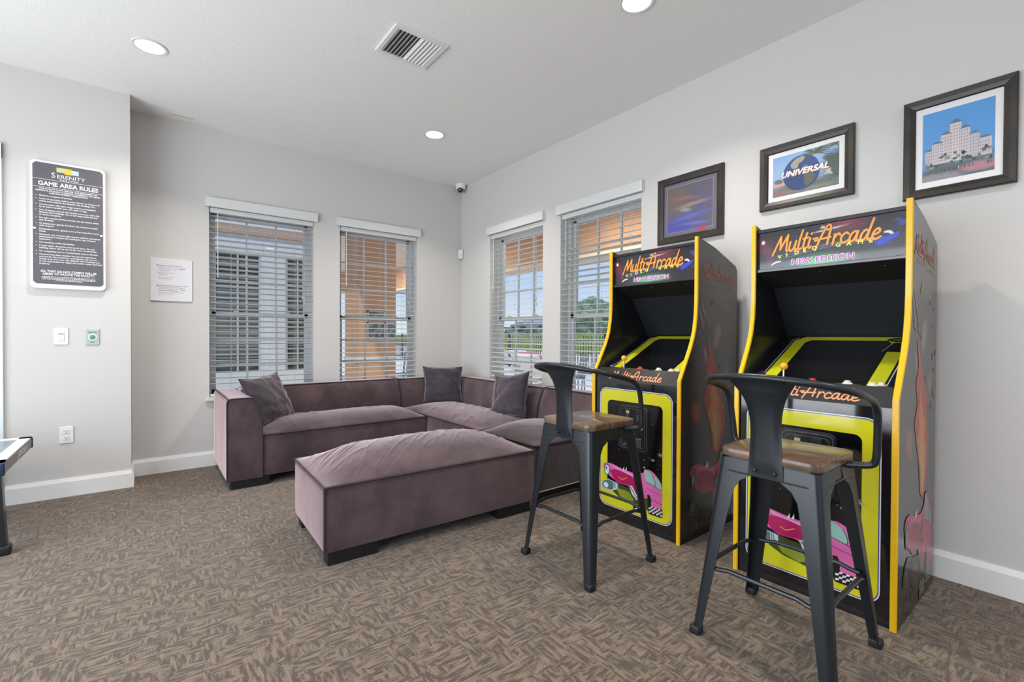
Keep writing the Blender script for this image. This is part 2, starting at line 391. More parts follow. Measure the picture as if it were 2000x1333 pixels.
# script lettering for the game's title: strokes on a unit grid (baseline 0, x-height 1, capitals 2)
GL = {'M': (1.55, [[(-.15, -.15), (.1, .8), (.38, 1.75)], [(.38, 1.75), (.5, .9), (.58, .35)], [(.58, .35), (.85, 1.1), (1.12, 1.8)], [(1.12, 1.8), (1.2, .7), (1.3, .1), (1.5, .15)]]),
 'u': (.95, [[(0, 1), (.0, .35), (.2, .02), (.5, .25), (.62, 1)], [(.62, 1), (.6, .25), (.72, .0), (.9, .15)]]),
 'l': (.5, [[(.12, 2), (.02, .9), (.05, .2), (.2, .0), (.38, .12)]]),
 't': (.55, [[(.15, 1.6), (.05, .7), (.08, .15), (.24, .0), (.42, .12)], [(-.12, 1.05), (.38, 1.12)]]),
 'i': (.45, [[(.05, 1), (.02, .3), (.16, .0), (.32, .12)], [(.1, 1.42), (.12, 1.46)]]),
 '-': (.5, [[(-.05, .85), (.35, .9)]]),
 'A': (1.45, [[(-.1, -.35), (.1, .6), (.42, 1.7), (.72, 2.05), (.95, 1.75), (.95, .9), (.95, .1)], [(-.35, .62), (.3, .72), (1.12, .78)]]),
 'r': (.72, [[(.05, 1), (.05, 0)], [(.05, .55), (.25, .92), (.45, 1), (.58, .82)]]),
 'c': (.8, [[(.62, .82), (.38, 1), (.1, .75), (.03, .4), (.18, .05), (.45, .02), (.75, .22)]]),
 'a': (.98, [[(.62, .85), (.35, 1), (.08, .7), (.03, .3), (.2, .02), (.45, .2), (.62, .8)], [(.65, 1), (.62, .3), (.75, .0), (.95, .15)]]),
 'd': (1.0, [[(.62, .85), (.35, 1), (.08, .7), (.03, .3), (.2, .02), (.45, .2), (.62, .8)], [(.78, 2.0), (.66, 1), (.62, .3), (.75, .0), (.95, .15)]]),
 'e': (.8, [[(.08, .45), (.4, .52), (.58, .75), (.4, 1), (.14, .8), (.03, .4), (.18, .04), (.45, .0), (.75, .2)]])}
def script(D, word, u0, u1, v0, size, w, c, L, fn=None, slant=.22, edge=None):
    tot = sum(GL[ch][0] for ch in word); k = (u1-u0)/tot; x = 0
    for ch in word:
        adv, st = GL[ch]
        for s_ in st:
            pts = [(u0+(x+p[0])*k+p[1]*size*slant, v0+p[1]*size) for p in s_]
            if fn: pts = [fn(p) for p in pts]
            if edge: D.stroke(pts, w*1.35, edge, L-1)
            D.stroke(pts, w, c, L)
        x += adv

# ------------------------------------------------------------------ room shell
H = 2.968; JD = .321; JX = -3.13
def struct(name, mb, m, parent=None, smooth=False): return tag(mb.build(name, m, parent, smooth), kind='structure')
WA = [(-2.60, -1.72), (-1.465, -.592)]; WB = [(-1.49, -.60), (-2.636, -1.735)]; WZ = (.60, 2.288)
struct('floor', MB().box(-7.2, .2, -9.2, .2, -.08, 0), CARPET)
struct('ceiling', MB().box(-7.2, .2, -9.2, .2, H, H+.12), CEIL)
b = MB(); xs = [-3.4, WA[0][0], WA[0][1], WA[1][0], WA[1][1], .2]
for i in range(5):
    if i % 2 == 0: b.box(xs[i], xs[i+1], 0, .2, 0, H)
    else: b.box(xs[i], xs[i+1], 0, .2, 0, WZ[0]); b.box(xs[i], xs[i+1], 0, .2, WZ[1], H)
struct('wall_back', b, WALL)
b = MB(); ys = [-9.2, WB[1][0], WB[1][1], WB[0][0], WB[0][1], 0]
for i in range(5):
    if i % 2 == 0: b.box(0, .2, ys[i], ys[i+1], 0, H)
    else: b.box(0, .2, ys[i], ys[i+1], 0, WZ[0]); b.box(0, .2, ys[i], ys[i+1], WZ[1], H)
struct('wall_right', b, WALL)
struct('wall_left', MB().box(-7.2, JX, -JD, .2, 0, H), WALL)
b = MB(); b.box(-5.6, -5.4, -9.2, -5.6, 0, H); b.box(-5.6, -5.4, -5.6, -1.0, 2.45, H); b.box(-5.6, -5.4, -1.0, -JD, 0, H)
struct('wall_side', b, WALL)
b = MB(); b.box(-5.4, -5.1, -9.2, -9, 0, H); b.box(-5.1, -.3, -9.2, -9, 2.75, H); b.box(-.3, 0, -9.2, -9, 0, H); b.box(-5.1, -.3, -9.2, -9, 0, .25)
struct('wall_rear', b, WALL)
# baseboards
def bb_prof(): return [(0, 0), (.016, 0), (.016, .105), (.011, .118), (.007, .130), (0, .130)]
def baseboard(name, segs):
    b = MB()
    for (axis, a0, a1, at, sg) in segs:
        pr = [(at+sg*p[0], p[1]) for p in bb_prof()]
        b.prism(pr, a0, a1, axis)
    return struct(name, b, TRIM)
baseboard('baseboard_back', [('x', JX+.0005, -.017, 0, -1)])
baseboard('baseboard_left', [('x', -3.79, JX, -JD, -1), ('y', -JD-.016, -.017, JX, 1)])
baseboard('baseboard_right', [('y', -9, 0, 0, -1)])
b = MB(); b.box(-3.89, -3.793, -JD-.02, -JD, 0, 2.43); b.box(-4.9, -3.793, -JD-.022, -JD, 2.33, 2.43); b.box(-4.8, -3.89, -JD-.006, -JD, 0, 2.33)
struct('trim_1', b, mat('door_trim', (.74, .80, .84), .4))

# ------------------------------------------------------------------ windows and blinds
def window(idx, w, hgt, loc, rz):
    r = thing('window_%d' % idx, loc, rz, kind='structure')
    hw = w/2; D0, D1 = .115, .175
    f = MB(); t = .028
    f.box(-hw, -hw+t, D0-.01, D1+.01, 0, hgt); f.box(hw-t, hw, D0-.01, D1+.01, 0, hgt); f.box(-hw, hw, D0-.01, D1+.01, hgt-t, hgt); f.box(-hw, hw, D0-.01, D1+.01, 0, t)
    f.build('window_frame', VINYL, r)
    mid = .748
    def sash(nm, z0, z1, y0, y1):
        s_ = MB(); q = .032
        s_.box(-hw+t, -hw+t+q, y0, y1, z0, z1); s_.box(hw-t-q, hw-t, y0, y1, z0, z1); s_.box(-hw+t, hw-t, y0, y1, z1-q-.006, z1); s_.box(-hw+t, hw-t, y0, y1, z0, z0+q)
        so = s_.build(nm, VINYL, r)
        g = MB(); ym = (y0+y1)/2; a, c = -hw+t+q, hw-t-q; zz0, zz1 = z0+q, z1-q
        g.box(a, c, ym-.002, ym+.002, zz0, zz1); g.build('glass_pane', GLASS, so)
        mu = MB()
        for k in (1, 2):
            xx = a+(c-a)*k/3; mu.box(xx-.008, xx+.008, ym-.009, ym+.009, zz0, zz1)
            z_ = zz0+(zz1-zz0)*k/3; mu.box(a, c, ym-.0085, ym+.0085, z_-.008, z_+.008)
        mu.build('muntin_grid', VINYL, so)
    sash('lower_sash', t, mid+.02, D0, D0+.028); sash('upper_sash', mid-.02, hgt-t, D0+.032, D1)
    l = MB()
    for s_ in (-.22, .22): l.box(s_*w/.88-.02, s_*w/.88+.02, D0-.012, D0+.005, mid+.02, mid+.032)
    l.build('sash_lock', VINYL, r)
    struct_s = MB().box(-hw-.03, hw+.03, -.035, 0, -.025, 0, b=.004); struct_s.box(-hw, hw, 0, D0, -.0, .004)
    struct_s.build('window_sill', mat('sill_marble', (.70, .69, .67), .25), r)
    return r
def blind(w, hgt, loc, rz, tilt, label, up=0):
    r = thing('window_blind', loc, rz, label, 'window blind', 'white slatted blinds over the windows')
    hw = w/2-.006
    MB().box(-hw, hw, .008, .06, hgt-.045, hgt-.003, b=.003).build('headrail', BLIND, r)
    v = MB(); v.box(-w/2-.03, w/2+.03, -.034, -.027, hgt-.004, hgt+.080, b=.002)
    v.box(-w/2-.03, -w/2-.024, -.033, -.001, hgt-.004, hgt+.08); v.box(w/2+.024, w/2+.03, -.033, -.001, hgt-.004, hgt+.08)
    v.box(-w/2-.024, w/2+.024, -.028, -.004, hgt+.004, hgt+.012)
    v.build('valance', BLIND, r)
    s_ = MB(); pitch = .0515; z = hgt-.075; k = 0
    rnd = random.Random(int(w*1000)+int(loc[1]*100))
    while z > .06+.012:
        a = radians(tilt+rnd.uniform(-1.2, 1.2)) if not callable(tilt) else radians(tilt(z)+rnd.uniform(-1, 1))
        M = Matrix.Translation((0, .035, z)) @ Matrix.Rotation(a, 4, 'X')
        n = 4; prof = []
        for i in range(n+1): y = -.025+.05*i/n; prof.append((y, .0022*(1-(2*i/n-1)**2)))
        pts = [(y, zz+.0013) for y, zz in prof]+[(y, zz-.0013) for y, zz in prof[::-1]]
        s_.prism(pts, -hw, hw, 'x', M=M); z -= pitch; k += 1
    s_.build('slats', SLAT, r)
    MB().box(-hw, hw, .012, .06, .008, .028, b=.003).build('bottom_rail', BLIND, r)
    c = MB()
    for xx in (-hw*.62, 0, hw*.62):
        for yy in (.008, .062): c.tube([(xx, yy, .02), (xx, yy, hgt-.04)], .0011, 5)
    c.build('ladder_cord', mat('cord_grey', (.45, .46, .46), .7), r)
    c = MB(); c.tube([(hw-.10, .003, hgt-.06), (hw-.10, .003, hgt-.75)], .0016, 5); c.tube([(hw-.085, .003, hgt-.06), (hw-.085, .003, hgt-.80)], .0016, 5)
    c.lathe([(.0, 0), (.007, .006), (.004, .03), (0, .034)], (hw-.10, .003, hgt-.78), seg=8); c.lathe([(.0, 0), (.007, .006), (.004, .03), (0, .034)], (hw-.085, .003, hgt-.83), seg=8)
    c.build('pull_cord', mat('cord_grey', (.45, .46, .46), .7), r)
    MB().tube([(-hw+.06, .0, hgt-.05), (-hw+.06, .0, hgt-.62)], .0035, 6).build('tilt_wand', BLIND, r)
    return r
hgt = WZ[1]-WZ[0]
tl = [-11, 8, lambda z: 7 if z > .55 else 7+20*(1-z/.55), lambda z: -12 if 1.02 < z < 1.40 else (4 if z < 1.02 else 8)]
lb = ['white blind with half-tilted slats in the leftmost window, above the sofa arm',
      'white open-slatted blind in the second window from the left, before the orange column',
      'white open-slatted blind in the window just right of the room corner',
      'white blind in the window beside the arcade cabinets, partly hidden by a cabinet']
for i, (a, c) in enumerate(WA):
    window(i+1, c-a, hgt, ((a+c)/2, 0, WZ[0]), 0); blind(c-a, hgt, ((a+c)/2, 0, WZ[0]), 0, tl[i], lb[i])
for i, (a, c) in enumerate(WB):
    window(i+3, c-a, hgt, (0, (a+c)/2, WZ[0]), -pi/2); blind(c-a, hgt, (0, (a+c)/2, WZ[0]), -pi/2, tl[i+2], lb[i+2])

# ------------------------------------------------------------------ ceiling fittings
def downlight(x, y, label):
    r = thing('recessed_light', (x, y, H), 0, label, 'ceiling light', 'recessed round downlights')
    MB().lathe([(.088, -.0005), (.094, -.003), (.09, -.006), (.076, -.005), (.074, .0)], seg=36).build('trim_ring', PLASTIC, r, smooth=True)
    MB().lathe([(0, -.0035), (.05, -.0038), (.075, -.003)], seg=36).build('lens', mat('lit_lens', (1, 1, 1), .5, emit=((1, .97, .92), 7)), r, smooth=True)
    l = light('bulb', 'AREA', (0, 0, -.012), LAMP_W, (1, .93, .84), .15, aim=(0, 0, -1), parent=r); l.data.spread = radians(125)
    return r
downlight(-3.015, -1.160, 'round lit downlight above the rules sign, leftmost in the ceiling')
downlight(-.992, -1.134, 'round lit downlight nearest the room corner')
downlight(-.947, -3.30, 'round lit downlight cut off by the top edge of the picture')
downlight(-3.0, -5.6, 'round lit downlight behind the viewer')  # this and the next two are unseen lamps added for the room's light
downlight(-4.6, -3.3, 'round lit downlight far left of the picture')
downlight(-1.0, -5.6, 'round lit downlight behind the viewer, near the right wall')
r = thing('ceiling_vent', (-1.723, -2.175, H), 0, 'white rectangular air vent with slanted louvres in the ceiling', 'air vent')
hx, hy = .172, .16
f = MB(); q = .028
f.box(-hx, hx, -hy, -hy+q, -.012, 0, b=.002); f.box(-hx, hx, hy-q, hy, -.012, 0, b=.002); f.box(-hx, -hx+q, -hy+q, hy-q, -.012, 0, b=.002); f.box(hx-q, hx, -hy+q, hy-q, -.012, 0, b=.002)
f.build('vent_frame', PLASTIC, r)
f = MB()
for k in range(12):
    x = -hx+q+.012+k*(2*hx-2*q-.024)/11
    M = Matrix.Translation((x, 0, -.006)) @ Matrix.Rotation(radians(-38 if k < 6 else 38), 4, 'Y')
    f.box(-.0115, .0115, -hy+q, hy-q, -.0006, .0006, M=M)
f.build('louvres', PLASTIC, r)
MB().box(-hx+q, hx-q, -hy+q, hy-q, -.0010, -.0002).build('duct_opening', mat('duct_dark', (.05, .055, .06), .8), r)
b = MB().box(-.075, .075, -.02, .02, -.004, 0, b=.0015); b.box(-.03, .03, -.004, .004, -.0048, -.0035)
o = b.build('ceiling_plate', mat('plate_cream', (.72, .68, .58), .5)); o.location = (-2.79, -.148, H)
tag(o, 'small cream oblong plate on the ceiling near the left window', 'ceiling plate')
# dome camera in the corner
r = thing('security_camera', (-.07, -.09, H), 0, 'small white dome security camera in the ceiling corner', 'security camera')
MB().lathe([(0.0, 0), (.062, 0), (.064, -.012), (.058, -.045), (.05, -.06), (.0, -.065)], seg=28).build('housing', PLASTIC, r, smooth=True)
MB().lathe([(.036, -.05), (.037, -.07), (.028, -.092), (.012, -.102), (0, -.104)], (-.012, -.014, 0), seg=24).build('lens_dome', mat('smoked_dome', (.01, .01, .012), .05, coat=1), r, smooth=True)
r = thing('motion_sensor', (-.022, -.022, 2.15), radians(-45), 'small white motion sensor halfway up the room corner', 'motion sensor')
MB().box(-.03, .03, -.022, .004, -.055, .055, b=.008).build('casing', PLASTIC, r, smooth=True)
MB().box(-.02, .02, -.026, -.02, -.04, .0, b=.003).build('lens_window', mat('sensor_window', (.6, .6, .6), .3), r)

# ------------------------------------------------------------------ left wall fittings (face looks along -y)
YF = -JD
def wall_frame(x, z): return dict(O=(x, YF, z), U=(1, 0, 0), V=(0, 0, 1))
r = thing('rules_sign', (-3.465, YF, 1.475), 0, 'dark grey GAME AREA RULES sign on a white rounded backing', 'sign')
b = MB(); b.prism(rrect(-.195, .195, 0, .882, .03), -.03, -.001, 'y', b=.003); b.build('backing_board', PLASTIC, r, smooth=True)
GREY = mat('sign_grey', h('5C5A62'), .45)
cut = .018
def notch(x0, x1, z0, z1, c):
    return [(x0+c, z0), (x1-c, z0), (x1, z0+c), (x1, z1-c), (x1-c, z1), (x0+c, z1), (x0, z1-c), (x0, z0+c)]
MB().prism(notch(-.181, .181, .032, .866, .016), -.0335, -.0301, 'y').build('sign_face', GREY, r)
D = Decal((0, -.0336, 0), (1, 0, 0), (0, 0, 1)); wt = ink('E9E6E6', .5, 0)
D.poly([(-.062, .814), (-.022, .814), (-.022, .846), (-.062, .846)], ink('BFC98A', .5, 0), 1)
D.poly([(-.022, .806), (.016, .806), (.016, .846), (-.022, .846)], ink('E8C23A', .5, 0), 1)
D.poly([(.016, .808), (.052, .808), (.052, .840), (.016, .840)], ink('B9D2E8', .5, 0), 1)
D.text('S', -.090, .772, .050, wt, 2); D.text('ERENITY', -.062, .772, .036, wt, 2, width=.145)
for k in range(7): D.poly([(-.045+.014*k, .760), (-.037+.014*k, .760), (-.037+.014*k, .766), (-.045+.014*k, .766)], wt, 2)
for zz in (.752, .698): D.poly([(-.181, zz), (.181, zz), (.181, zz+.0022), (-.181, zz+.0022)], wt, 1)
D.text('GAME AREA RULES', -.155, .711, .040, wt, 2, bold=.0012, width=.310)
def tline(s_, u, z, size, w=None, al='LEFT', bold=.0003): D.text(s_, u, z, size, wt, 2, bold=bold, align=al, width=w)
for k, s_ in enumerate(['THIS FACILITY IS FOR THE USE AND ENJOYMENT OF', 'RESIDENTS, IN GOOD STANDING, OF SERENITY AT DAVEN', 'CASH MANAGEMENT RESERVATIONS.']):
    tline(s_, 0, .684-.0135*k, .0115, (.30, .335, .20)[k], 'CENTER', .0004)
rules = [['Maximum occupancy 40 persons.'],
 ['Hours of operation shall be from "Dawn" to "Dusk to 8"', 'unless authorized by the Blessed Oak Holdings LLC.'],
 ['Anyone under (18) years of age must be accompanied', 'by an adult member over (21) years of age.'],
 ['Use of equipment at this facility is at your own risk.', 'Blessed Oak Holdings LLC is not responsible for lost', 'or stolen property.'],
 ['No pets, except service animals, are permitted within', 'the facility.'],
 ['All equipment, games, furniture etc. must be treated', 'with respect.'],
 ['Equipment and/or games is on a first come first serve', 'basis.'],
 ['Maximum use of thirty (30) minutes shall be maintained', 'particularly if others are waiting for use of same', 'equipment.'],
 ['No smoking within the facility.'],
 ['Proper attire should be worn at all times. Do not', 'bathing attire. Shirts are to be worn at all times.'],
 ['No trespassing and no unauthorized visitors allowed.'],
 ['Cameras have been installed but are not supervised', 'and are for the protection of property only. Use of', 'facility is at your own risk. Blessed Oak Holdings LLC', 'is not responsible for injury and and/or stolen personal', 'property.']]
z = .635
for ru in rules:
    D.poly(ell(-.165, z+.004, .0024, .0024, 8), wt, 2)
    for s_ in ru:
        tline(s_, -.15, z, .0135, len(s_)*.0058); z -= .0160
    z -= .0062
tline('ALL THAT DO NOT COMPLY WILL BE', 0, .113, .0200, .29, 'CENTER', .0006)
tline('ASKED TO VACATE THE FACILITY.', 0, .095, .0200, .27, 'CENTER', .0006)
for k in range(4):
    hwid = (.135, .14, .135, .07)[k]
    x = -hwid
    rr = random.Random(k)
    while x < hwid:
        l_ = rr.uniform(.008, .02); D.poly([(x, .080-.0085*k), (min(x+l_, hwid), .080-.0085*k), (min(x+l_, hwid), .0835-.0085*k), (x, .0835-.0085*k)], wt, 2); x += l_+.003
D.build('lettering', r)
for (u, z_) in ((-.172, .41), (.172, .40)): MB().lathe([(0, -.040), (.007, -.039), (.008, -.034)], (u, 0, z_), 'y', 10).build('screw', PLASTIC, r, smooth=True)

def wall_plate(name, x, z, w, hh, y, label, cat, m=PLASTIC):
    r = thing(name, (x, y, z), 0, label, cat)
    MB().box(-w/2, w/2, -.007, 0, -hh/2, hh/2, b=.003).build('cover_plate', m, r); return r
r = wall_plate('light_switch', -3.512, 1.142, .075, .118, YF, 'white rocker light switch on the wall below the rules sign', 'light switch')
MB().box(-.017, .017, -.010, -.0065, -.034, .034, b=.002).build('rocker', mat('rocker_white', (.70, .70, .69), .3), r)
b = MB().box(-.014, .014, -.0108, -.0098, .014, .020); b.build('indicator_slot', mat('slot_grey', (.25, .25, .25), .5), r)
r = wall_plate('exit_button', -3.346, 1.137, .075, .114, YF, 'brushed metal door release plate with a green-lit round button', 'door button', mat('brushed_plate', (.48, .52, .51), .4, metal=.3))
MB().lathe([(.0, -.012), (.012, -.0125), (.016, -.010), (.0165, -.006)], axis='y', seg=24).build('button', mat('green_button', (.12, .28, .2), .3), r, smooth=True)
MB().lathe([(.0165, -.006), (.0175, -.010), (.024, -.010), (.025, -.006)], axis='y', seg=28).build('light_ring', mat('ring_glow', (.6, .9, .75), .4, emit=((.5, .95, .7), .12)), r, smooth=True)
D = Decal((0, -.0072, 0), (1, 0, 0), (0, 0, 1)); D.text('PUSH TO', 0, .031, .0115, ink('3F5B55'), 1, align='CENTER', bold=.0003); D.build('lettering', r)
D = Decal((0, -.0072, 0), (1, 0, 0), (0, 0, 1)); D.text('EXIT', 0, -.040, .0115, ink('3F5B55'), 1, align='CENTER', bold=.0003)
D.build('lettering', r)
for s_ in (-1, 1): MB().lathe([(0, -.009), (.003, -.009), (.0035, -.007)], (0, 0, s_*.049), 'y', 8).build('screw', CHROME, r)
r = wall_plate('power_outlet', -3.487, .440, .074, .118, YF, 'white double power outlet low on the left wall', 'power outlet')
b = MB()
for s_ in (-1, 1): b.prism(rrect(-.017, .017, s_*.024-.015, s_*.024+.015, .008), -.0095, -.0065, 'y')
b.build('socket_face', mat('socket_white', (.74, .74, .73), .3), r)
for s_ in (-1, 1):
    b = MB()
    b.box(-.0075, -.0050, -.0099, -.009, s_*.024+.001, s_*.024+.009); b.box(.0050, .0075, -.0099, -.009, s_*.024+.001, s_*.024+.009)
    b.lathe([(0, -.0099), (.0028, -.0099), (.0028, -.009)], (0, 0, s_*.024-.008), 'y', 8)
    b.build('slot', mat('slot_dark', (.03, .03, .03), .6), r)
# paper notice on the back wall
r = thing('paper_notice', (-2.867, 0, 1.617), 0, 'white printed paper notice taped to the wall left of the first window', 'notice')
MB().box(-.143, .143, -.012, 0, -.177, .177, b=.002).build('sheet', mat('paper', (.76, .75, .78), .35, coat=.3), r)
D = Decal((0, -.0121, 0), (1, 0, 0), (0, 0, 1)); gk = ink('A9A8AE', .6, 0); gd = ink('77767C', .6, 0); rr = random.Random(3)
for (z_, n, c) in [(.118, 9, gd), (.104, 8, gk), (.088, 8, gk), (.074, 4, gk), (.056, 5, gk), (.042, 3, gk), (.02, 6, gk), (.006, 5, gk), (-.05, 9, gd), (-.064, 8, gk), (-.078, 8, gk), (-.092, 7, gd), (-.106, 9, gk), (-.12, 6, gk)]:
    if z_ in (-.05, .056, .02): D.build('printed_lines', r); D = Decal((0, -.0121, 0), (1, 0, 0), (0, 0, 1))
    x = -.09
    for k in range(n):
        l_ = rr.uniform(.008, .022); D.poly([(x, z_), (x+l_, z_), (x+l_, z_+.004), (x, z_+.004)], c, 1); x += l_+.004
for z_ in (.105, -.072): D.poly([(.06, z_-.012), (.095, z_-.012), (.095, z_-.004), (.06, z_-.004)], gk, 1); D.poly([(.06, z_+.004), (.09, z_+.004), (.09, z_+.008), (.06, z_+.008)], gk, 1)
D.poly([(-.1, .11), (-.094, .11), (-.094, .128), (-.1, .128)], gd, 1); D.poly([(-.1, -.058), (-.094, -.058), (-.094, -.040), (-.1, -.040)], gd, 1)
D.build('printed_lines', r)

# ------------------------------------------------------------------ framed pictures on the right wall
def picture(y0, y1, z0, z1, fw, label, mount, mat_name):
    yc, zc = (y0+y1)/2, (z0+z1)/2; w, hh = abs(y1-y0), z1-z0
    r = thing('framed_picture', (0, yc, zc), -pi/2, label, 'picture', 'dark framed pictures above the arcade cabinets')
    # local: x to the right as seen, y into the wall
    f = MB(); X, Z = w/2, hh/2
    for (p, q) in (((-X, -Z), (X, -Z)), ((X, -Z), (X, Z)), ((X, Z), (-X, Z)), ((-X, Z), (-X, -Z))):
        d = (0 if q[0] == p[0] else (1 if q[0] > p[0] else -1), 0 if q[1] == p[1] else (1 if q[1] > p[1] else -1))
        n = (-d[1], d[0])
        def P(u, t, y): return ((p[0] if u == 0 else q[0])+n[0]*t+(d[0]*t if u == 0 else -d[0]*t), y, (p[1] if u == 0 else q[1])+n[1]*t+(d[1]*t if u == 0 else -d[1]*t))
        prof = [(0, 0), (0, -.022), (.004, -.026), (fw*.55, -.024), (fw-.004, -.018), (fw, -.012), (fw, 0)]
        vs = [P(0, t, y) for t, y in prof]+[P(1, t, y) for t, y in prof]; k = len(prof)
        f.add(vs, [(i, i+1, k+i+1, k+i) for i in range(k-1)])
    f.build('frame', FRAMEW, r, fix=True)
    xi, zi = X-fw, Z-fw
    MB().box(-xi-.004, xi+.004, -.008, -.002, -zi-.004, zi+.004).build('mount_board', mat(mat_name, mount, .5, coat=.6), r)
    return r, xi, zi
def sheet(D, x0, x1, z0, z1, m, L=0):
    """a printed sheet with its own UVs"""
    D.poly([(x0, z0), (x1, z0), (x1, z1), (x0, z1)], m, L)
def uv_sheet(name, parent, O, U, V, w, hh, m, nx=1, fn=None):
    O, U, V = Vector(O), Vector(U), Vector(V); me = bpy.data.meshes.new(name)
    vs = [O, O+U*w, O+U*w+V*hh, O+V*hh]; me.from_pydata([v[:] for v in vs], [], [(0, 1, 2, 3)]); me.materials.append(m)
    ul = me.uv_layers.new(name='UVMap')
    for i, c in enumerate(((0, 0), (1, 0), (1, 1), (0, 1))): ul.data[i].uv = c
    o = bpy.data.objects.new(name, me); COL.objects.link(o); o.parent = parent; return o
# 1: blue and brown poster with thin pink border
r, xi, zi = picture(-2.797, -3.302, 1.842, 2.320, .050, 'dark framed blue poster with a thin pink border, leftmost of the three pictures', (.13, .115, .16), 'poster_mount')
m = painted('poster_print', h('55535F'), [(.1, .75, .6, .5, h('6B5A4E'), 1, .8, 0, .05), (.25, .05, .7, .45, h('3F3FA0'), 1, .95, 0, .1), (.75, .45, .4, .6, h('4A5078'), 1, .7, 0, 0),
    (.50, .30, .62, .07, h('5A5CC8'), .8, .6, .12, .05), (.55, .55, .55, .06, h('B88A68'), .9, .55, .10, .08), (.45, .70, .5, .05, h('A8505E'), .9, .55, -.10, .08), (.6, .14, .5, .05, h('6C70D0'), .9, .5, -.05, .05)], .4, .9)
uv_sheet('poster', r, (-xi+.022, -.0085, -zi+.022), (1, 0, 0), (0, 0, 1), 2*xi-.044, 2*zi-.044, m)
D = Decal((0, -.0088, 0), (1, 0, 0), (0, 0, 1)); a, c = xi-.024, zi-.024
D.band([(-a, -c), (a, -c), (a, c), (-a, c)], [(-a+.003, -c+.003), (a-.003, -c+.003), (a-.003, c-.003), (-a+.003, c-.003)], ink('B08AA8'), 1)
D.poly([(.06, -c-.012), (.13, -c-.012), (.12, -c+.006), (.075, -c+.008)], ink('C0304A'), 2)
D.build('border_line', r)
# 2: globe
r, xi, zi = picture(-3.536, -4.030, 1.939, 2.325, .047, 'dark framed photo of a blue globe reading UNIVERSAL, middle of the three pictures', (.80, .78, .78), 'white_mount')
px, pz = xi-.026, zi-.026
m = painted('globe_photo', h('8FB0D8'), [(.5, 0, .9, .45, h('5A5A48'), .5, .9, 0, .15), (.95, .5, .25, .45, h('3F4A38'), .5, .95, 0, .25), (.12, .05, .3, .2, h('8A6A60'), .7, .8, 0, .1), (.1, .30, .14, .06, h('D89A88'), .4, .9, 0, .05), (.1, .38, .12, .07, h('4E6040'), .6, .9, 0, .1), (.6, .07, .5, .08, h('8A8078'), .7, .8, 0, .1), (.84, .36, .09, .1, h('C8C4C4'), .6, .8, 0, .35), (.03, 1, .5, .3, h('7AA4D8'), 1, .8, 0, 0)], .35, .9)
uv_sheet('photo_print', r, (-px, -.0085, -pz), (1, 0, 0), (0, 0, 1), 2*px, 2*pz, m)
D = Decal((0, -.0088, 0), (1, 0, 0), (0, 0, 1)); rr = random.Random(5)
for (cx, cz, R_, n) in ((.055, .085, .07, 17), (.16, .105, .06, 13)):
    for k in range(n):
        a = radians(-20+220*k/(n-1)); x1, z1 = cx+R_*cos(a), cz+R_*sin(a)*.8-.004
        if abs(x1) > px-.003: x1 = px-.003
        z1 = min(z1, pz-.003)
        D.stroke([(cx, cz), ((cx+x1)/2, (cz+z1)/2+.006), (x1, z1)], .0055, ink(rr.choice(['5C6A44', '6F7A50', '46553A'])), 1, taper=True)
D.poly(ell(-.018, -.004, .098, .102, 40), ink('2F4A80'), 2)
D.poly(ell(-.03, -.03, .075, .07, 30), ink('27406F'), 3)
D.poly([(-.075, .055), (-.05, .082), (-.01, .092), (.005, .08), (-.01, .06), (-.03, .052), (-.035, .03), (-.055, .025), (-.07, .035)], ink('A39A86'), 4)
D.poly([(.0, -.02), (.035, -.015), (.06, -.035), (.045, -.07), (.012, -.092), (-.002, -.06)], ink('5E5E50'), 4)
D.poly([(-.012, .012), (.01, .018), (.02, .03), (.0, .034), (-.014, .026)], ink('6E7A88'), 4)
D.text('UNIVERSAL', -.128, -.012, .046, ink('F4EAE4'), 6, bold=.0016, shear=.25, width=.250)
D.text('UNIVERSAL', -.131, -.015, .046, ink('B07A60'), 5, bold=.0016, shear=.25, width=.250)
D.build('globe_artwork', r)
# 3: stand-in townscape
r, xi, zi = picture(-4.239, -4.634, 1.850, 2.335, .046, 'dark framed photo of pale stone buildings under blue sky, rightmost of the three pictures', (.80, .78, .78), 'white_mount')
px, pz = xi-.026, zi-.030
m = painted('townscape_photo', h('4F95D6'), [(.5, 0, .9, .5, h('7FB4E4'), 1, .7, 0, 0), (.5, .0, .9, .30, h('4A5248'), .4, .95, 0, .1), (.2, .02, .5, .10, h('8C8890'), .5, .9, 0, .1), (.82, .10, .35, .09, h('B07888'), .5, .9, 0, .05), (.2, .28, .22, .14, h('3C463C'), .6, .95, 0, .2), (.85, .27, .2, .1, h('55604A'), .6, .95, 0, .2)], .35, .9)
uv_sheet('photo_print', r, (-px, -.0085, -pz), (1, 0, 0), (0, 0, 1), 2*px, 2*pz, m)
D = Decal((0, -.0088, 0), (1, 0, 0), (0, 0, 1)); rr = random.Random(11)
def bld(x0, x1, z0, z1, c, roof=None, L=2):
    D.poly([(x0, z0), (x1, z0), (x1, z1), (x0, z1)], ink(c), L)
    if roof: D.poly([(x0-.003, z1), (x1+.003, z1), ((x0+x1)/2+.003, z1+roof), ((x0+x1)/2-.003, z1+roof)], ink('5E7488'), L)
    z = z0+.012
    while z < z1-.008:
        x = x0+.005
        while x < x1-.005: D.poly([(x, z), (x+.003, z), (x+.003, z+.006), (x, z+.006)], ink('7A7F8C'), L+1); x += .009
        z += .015
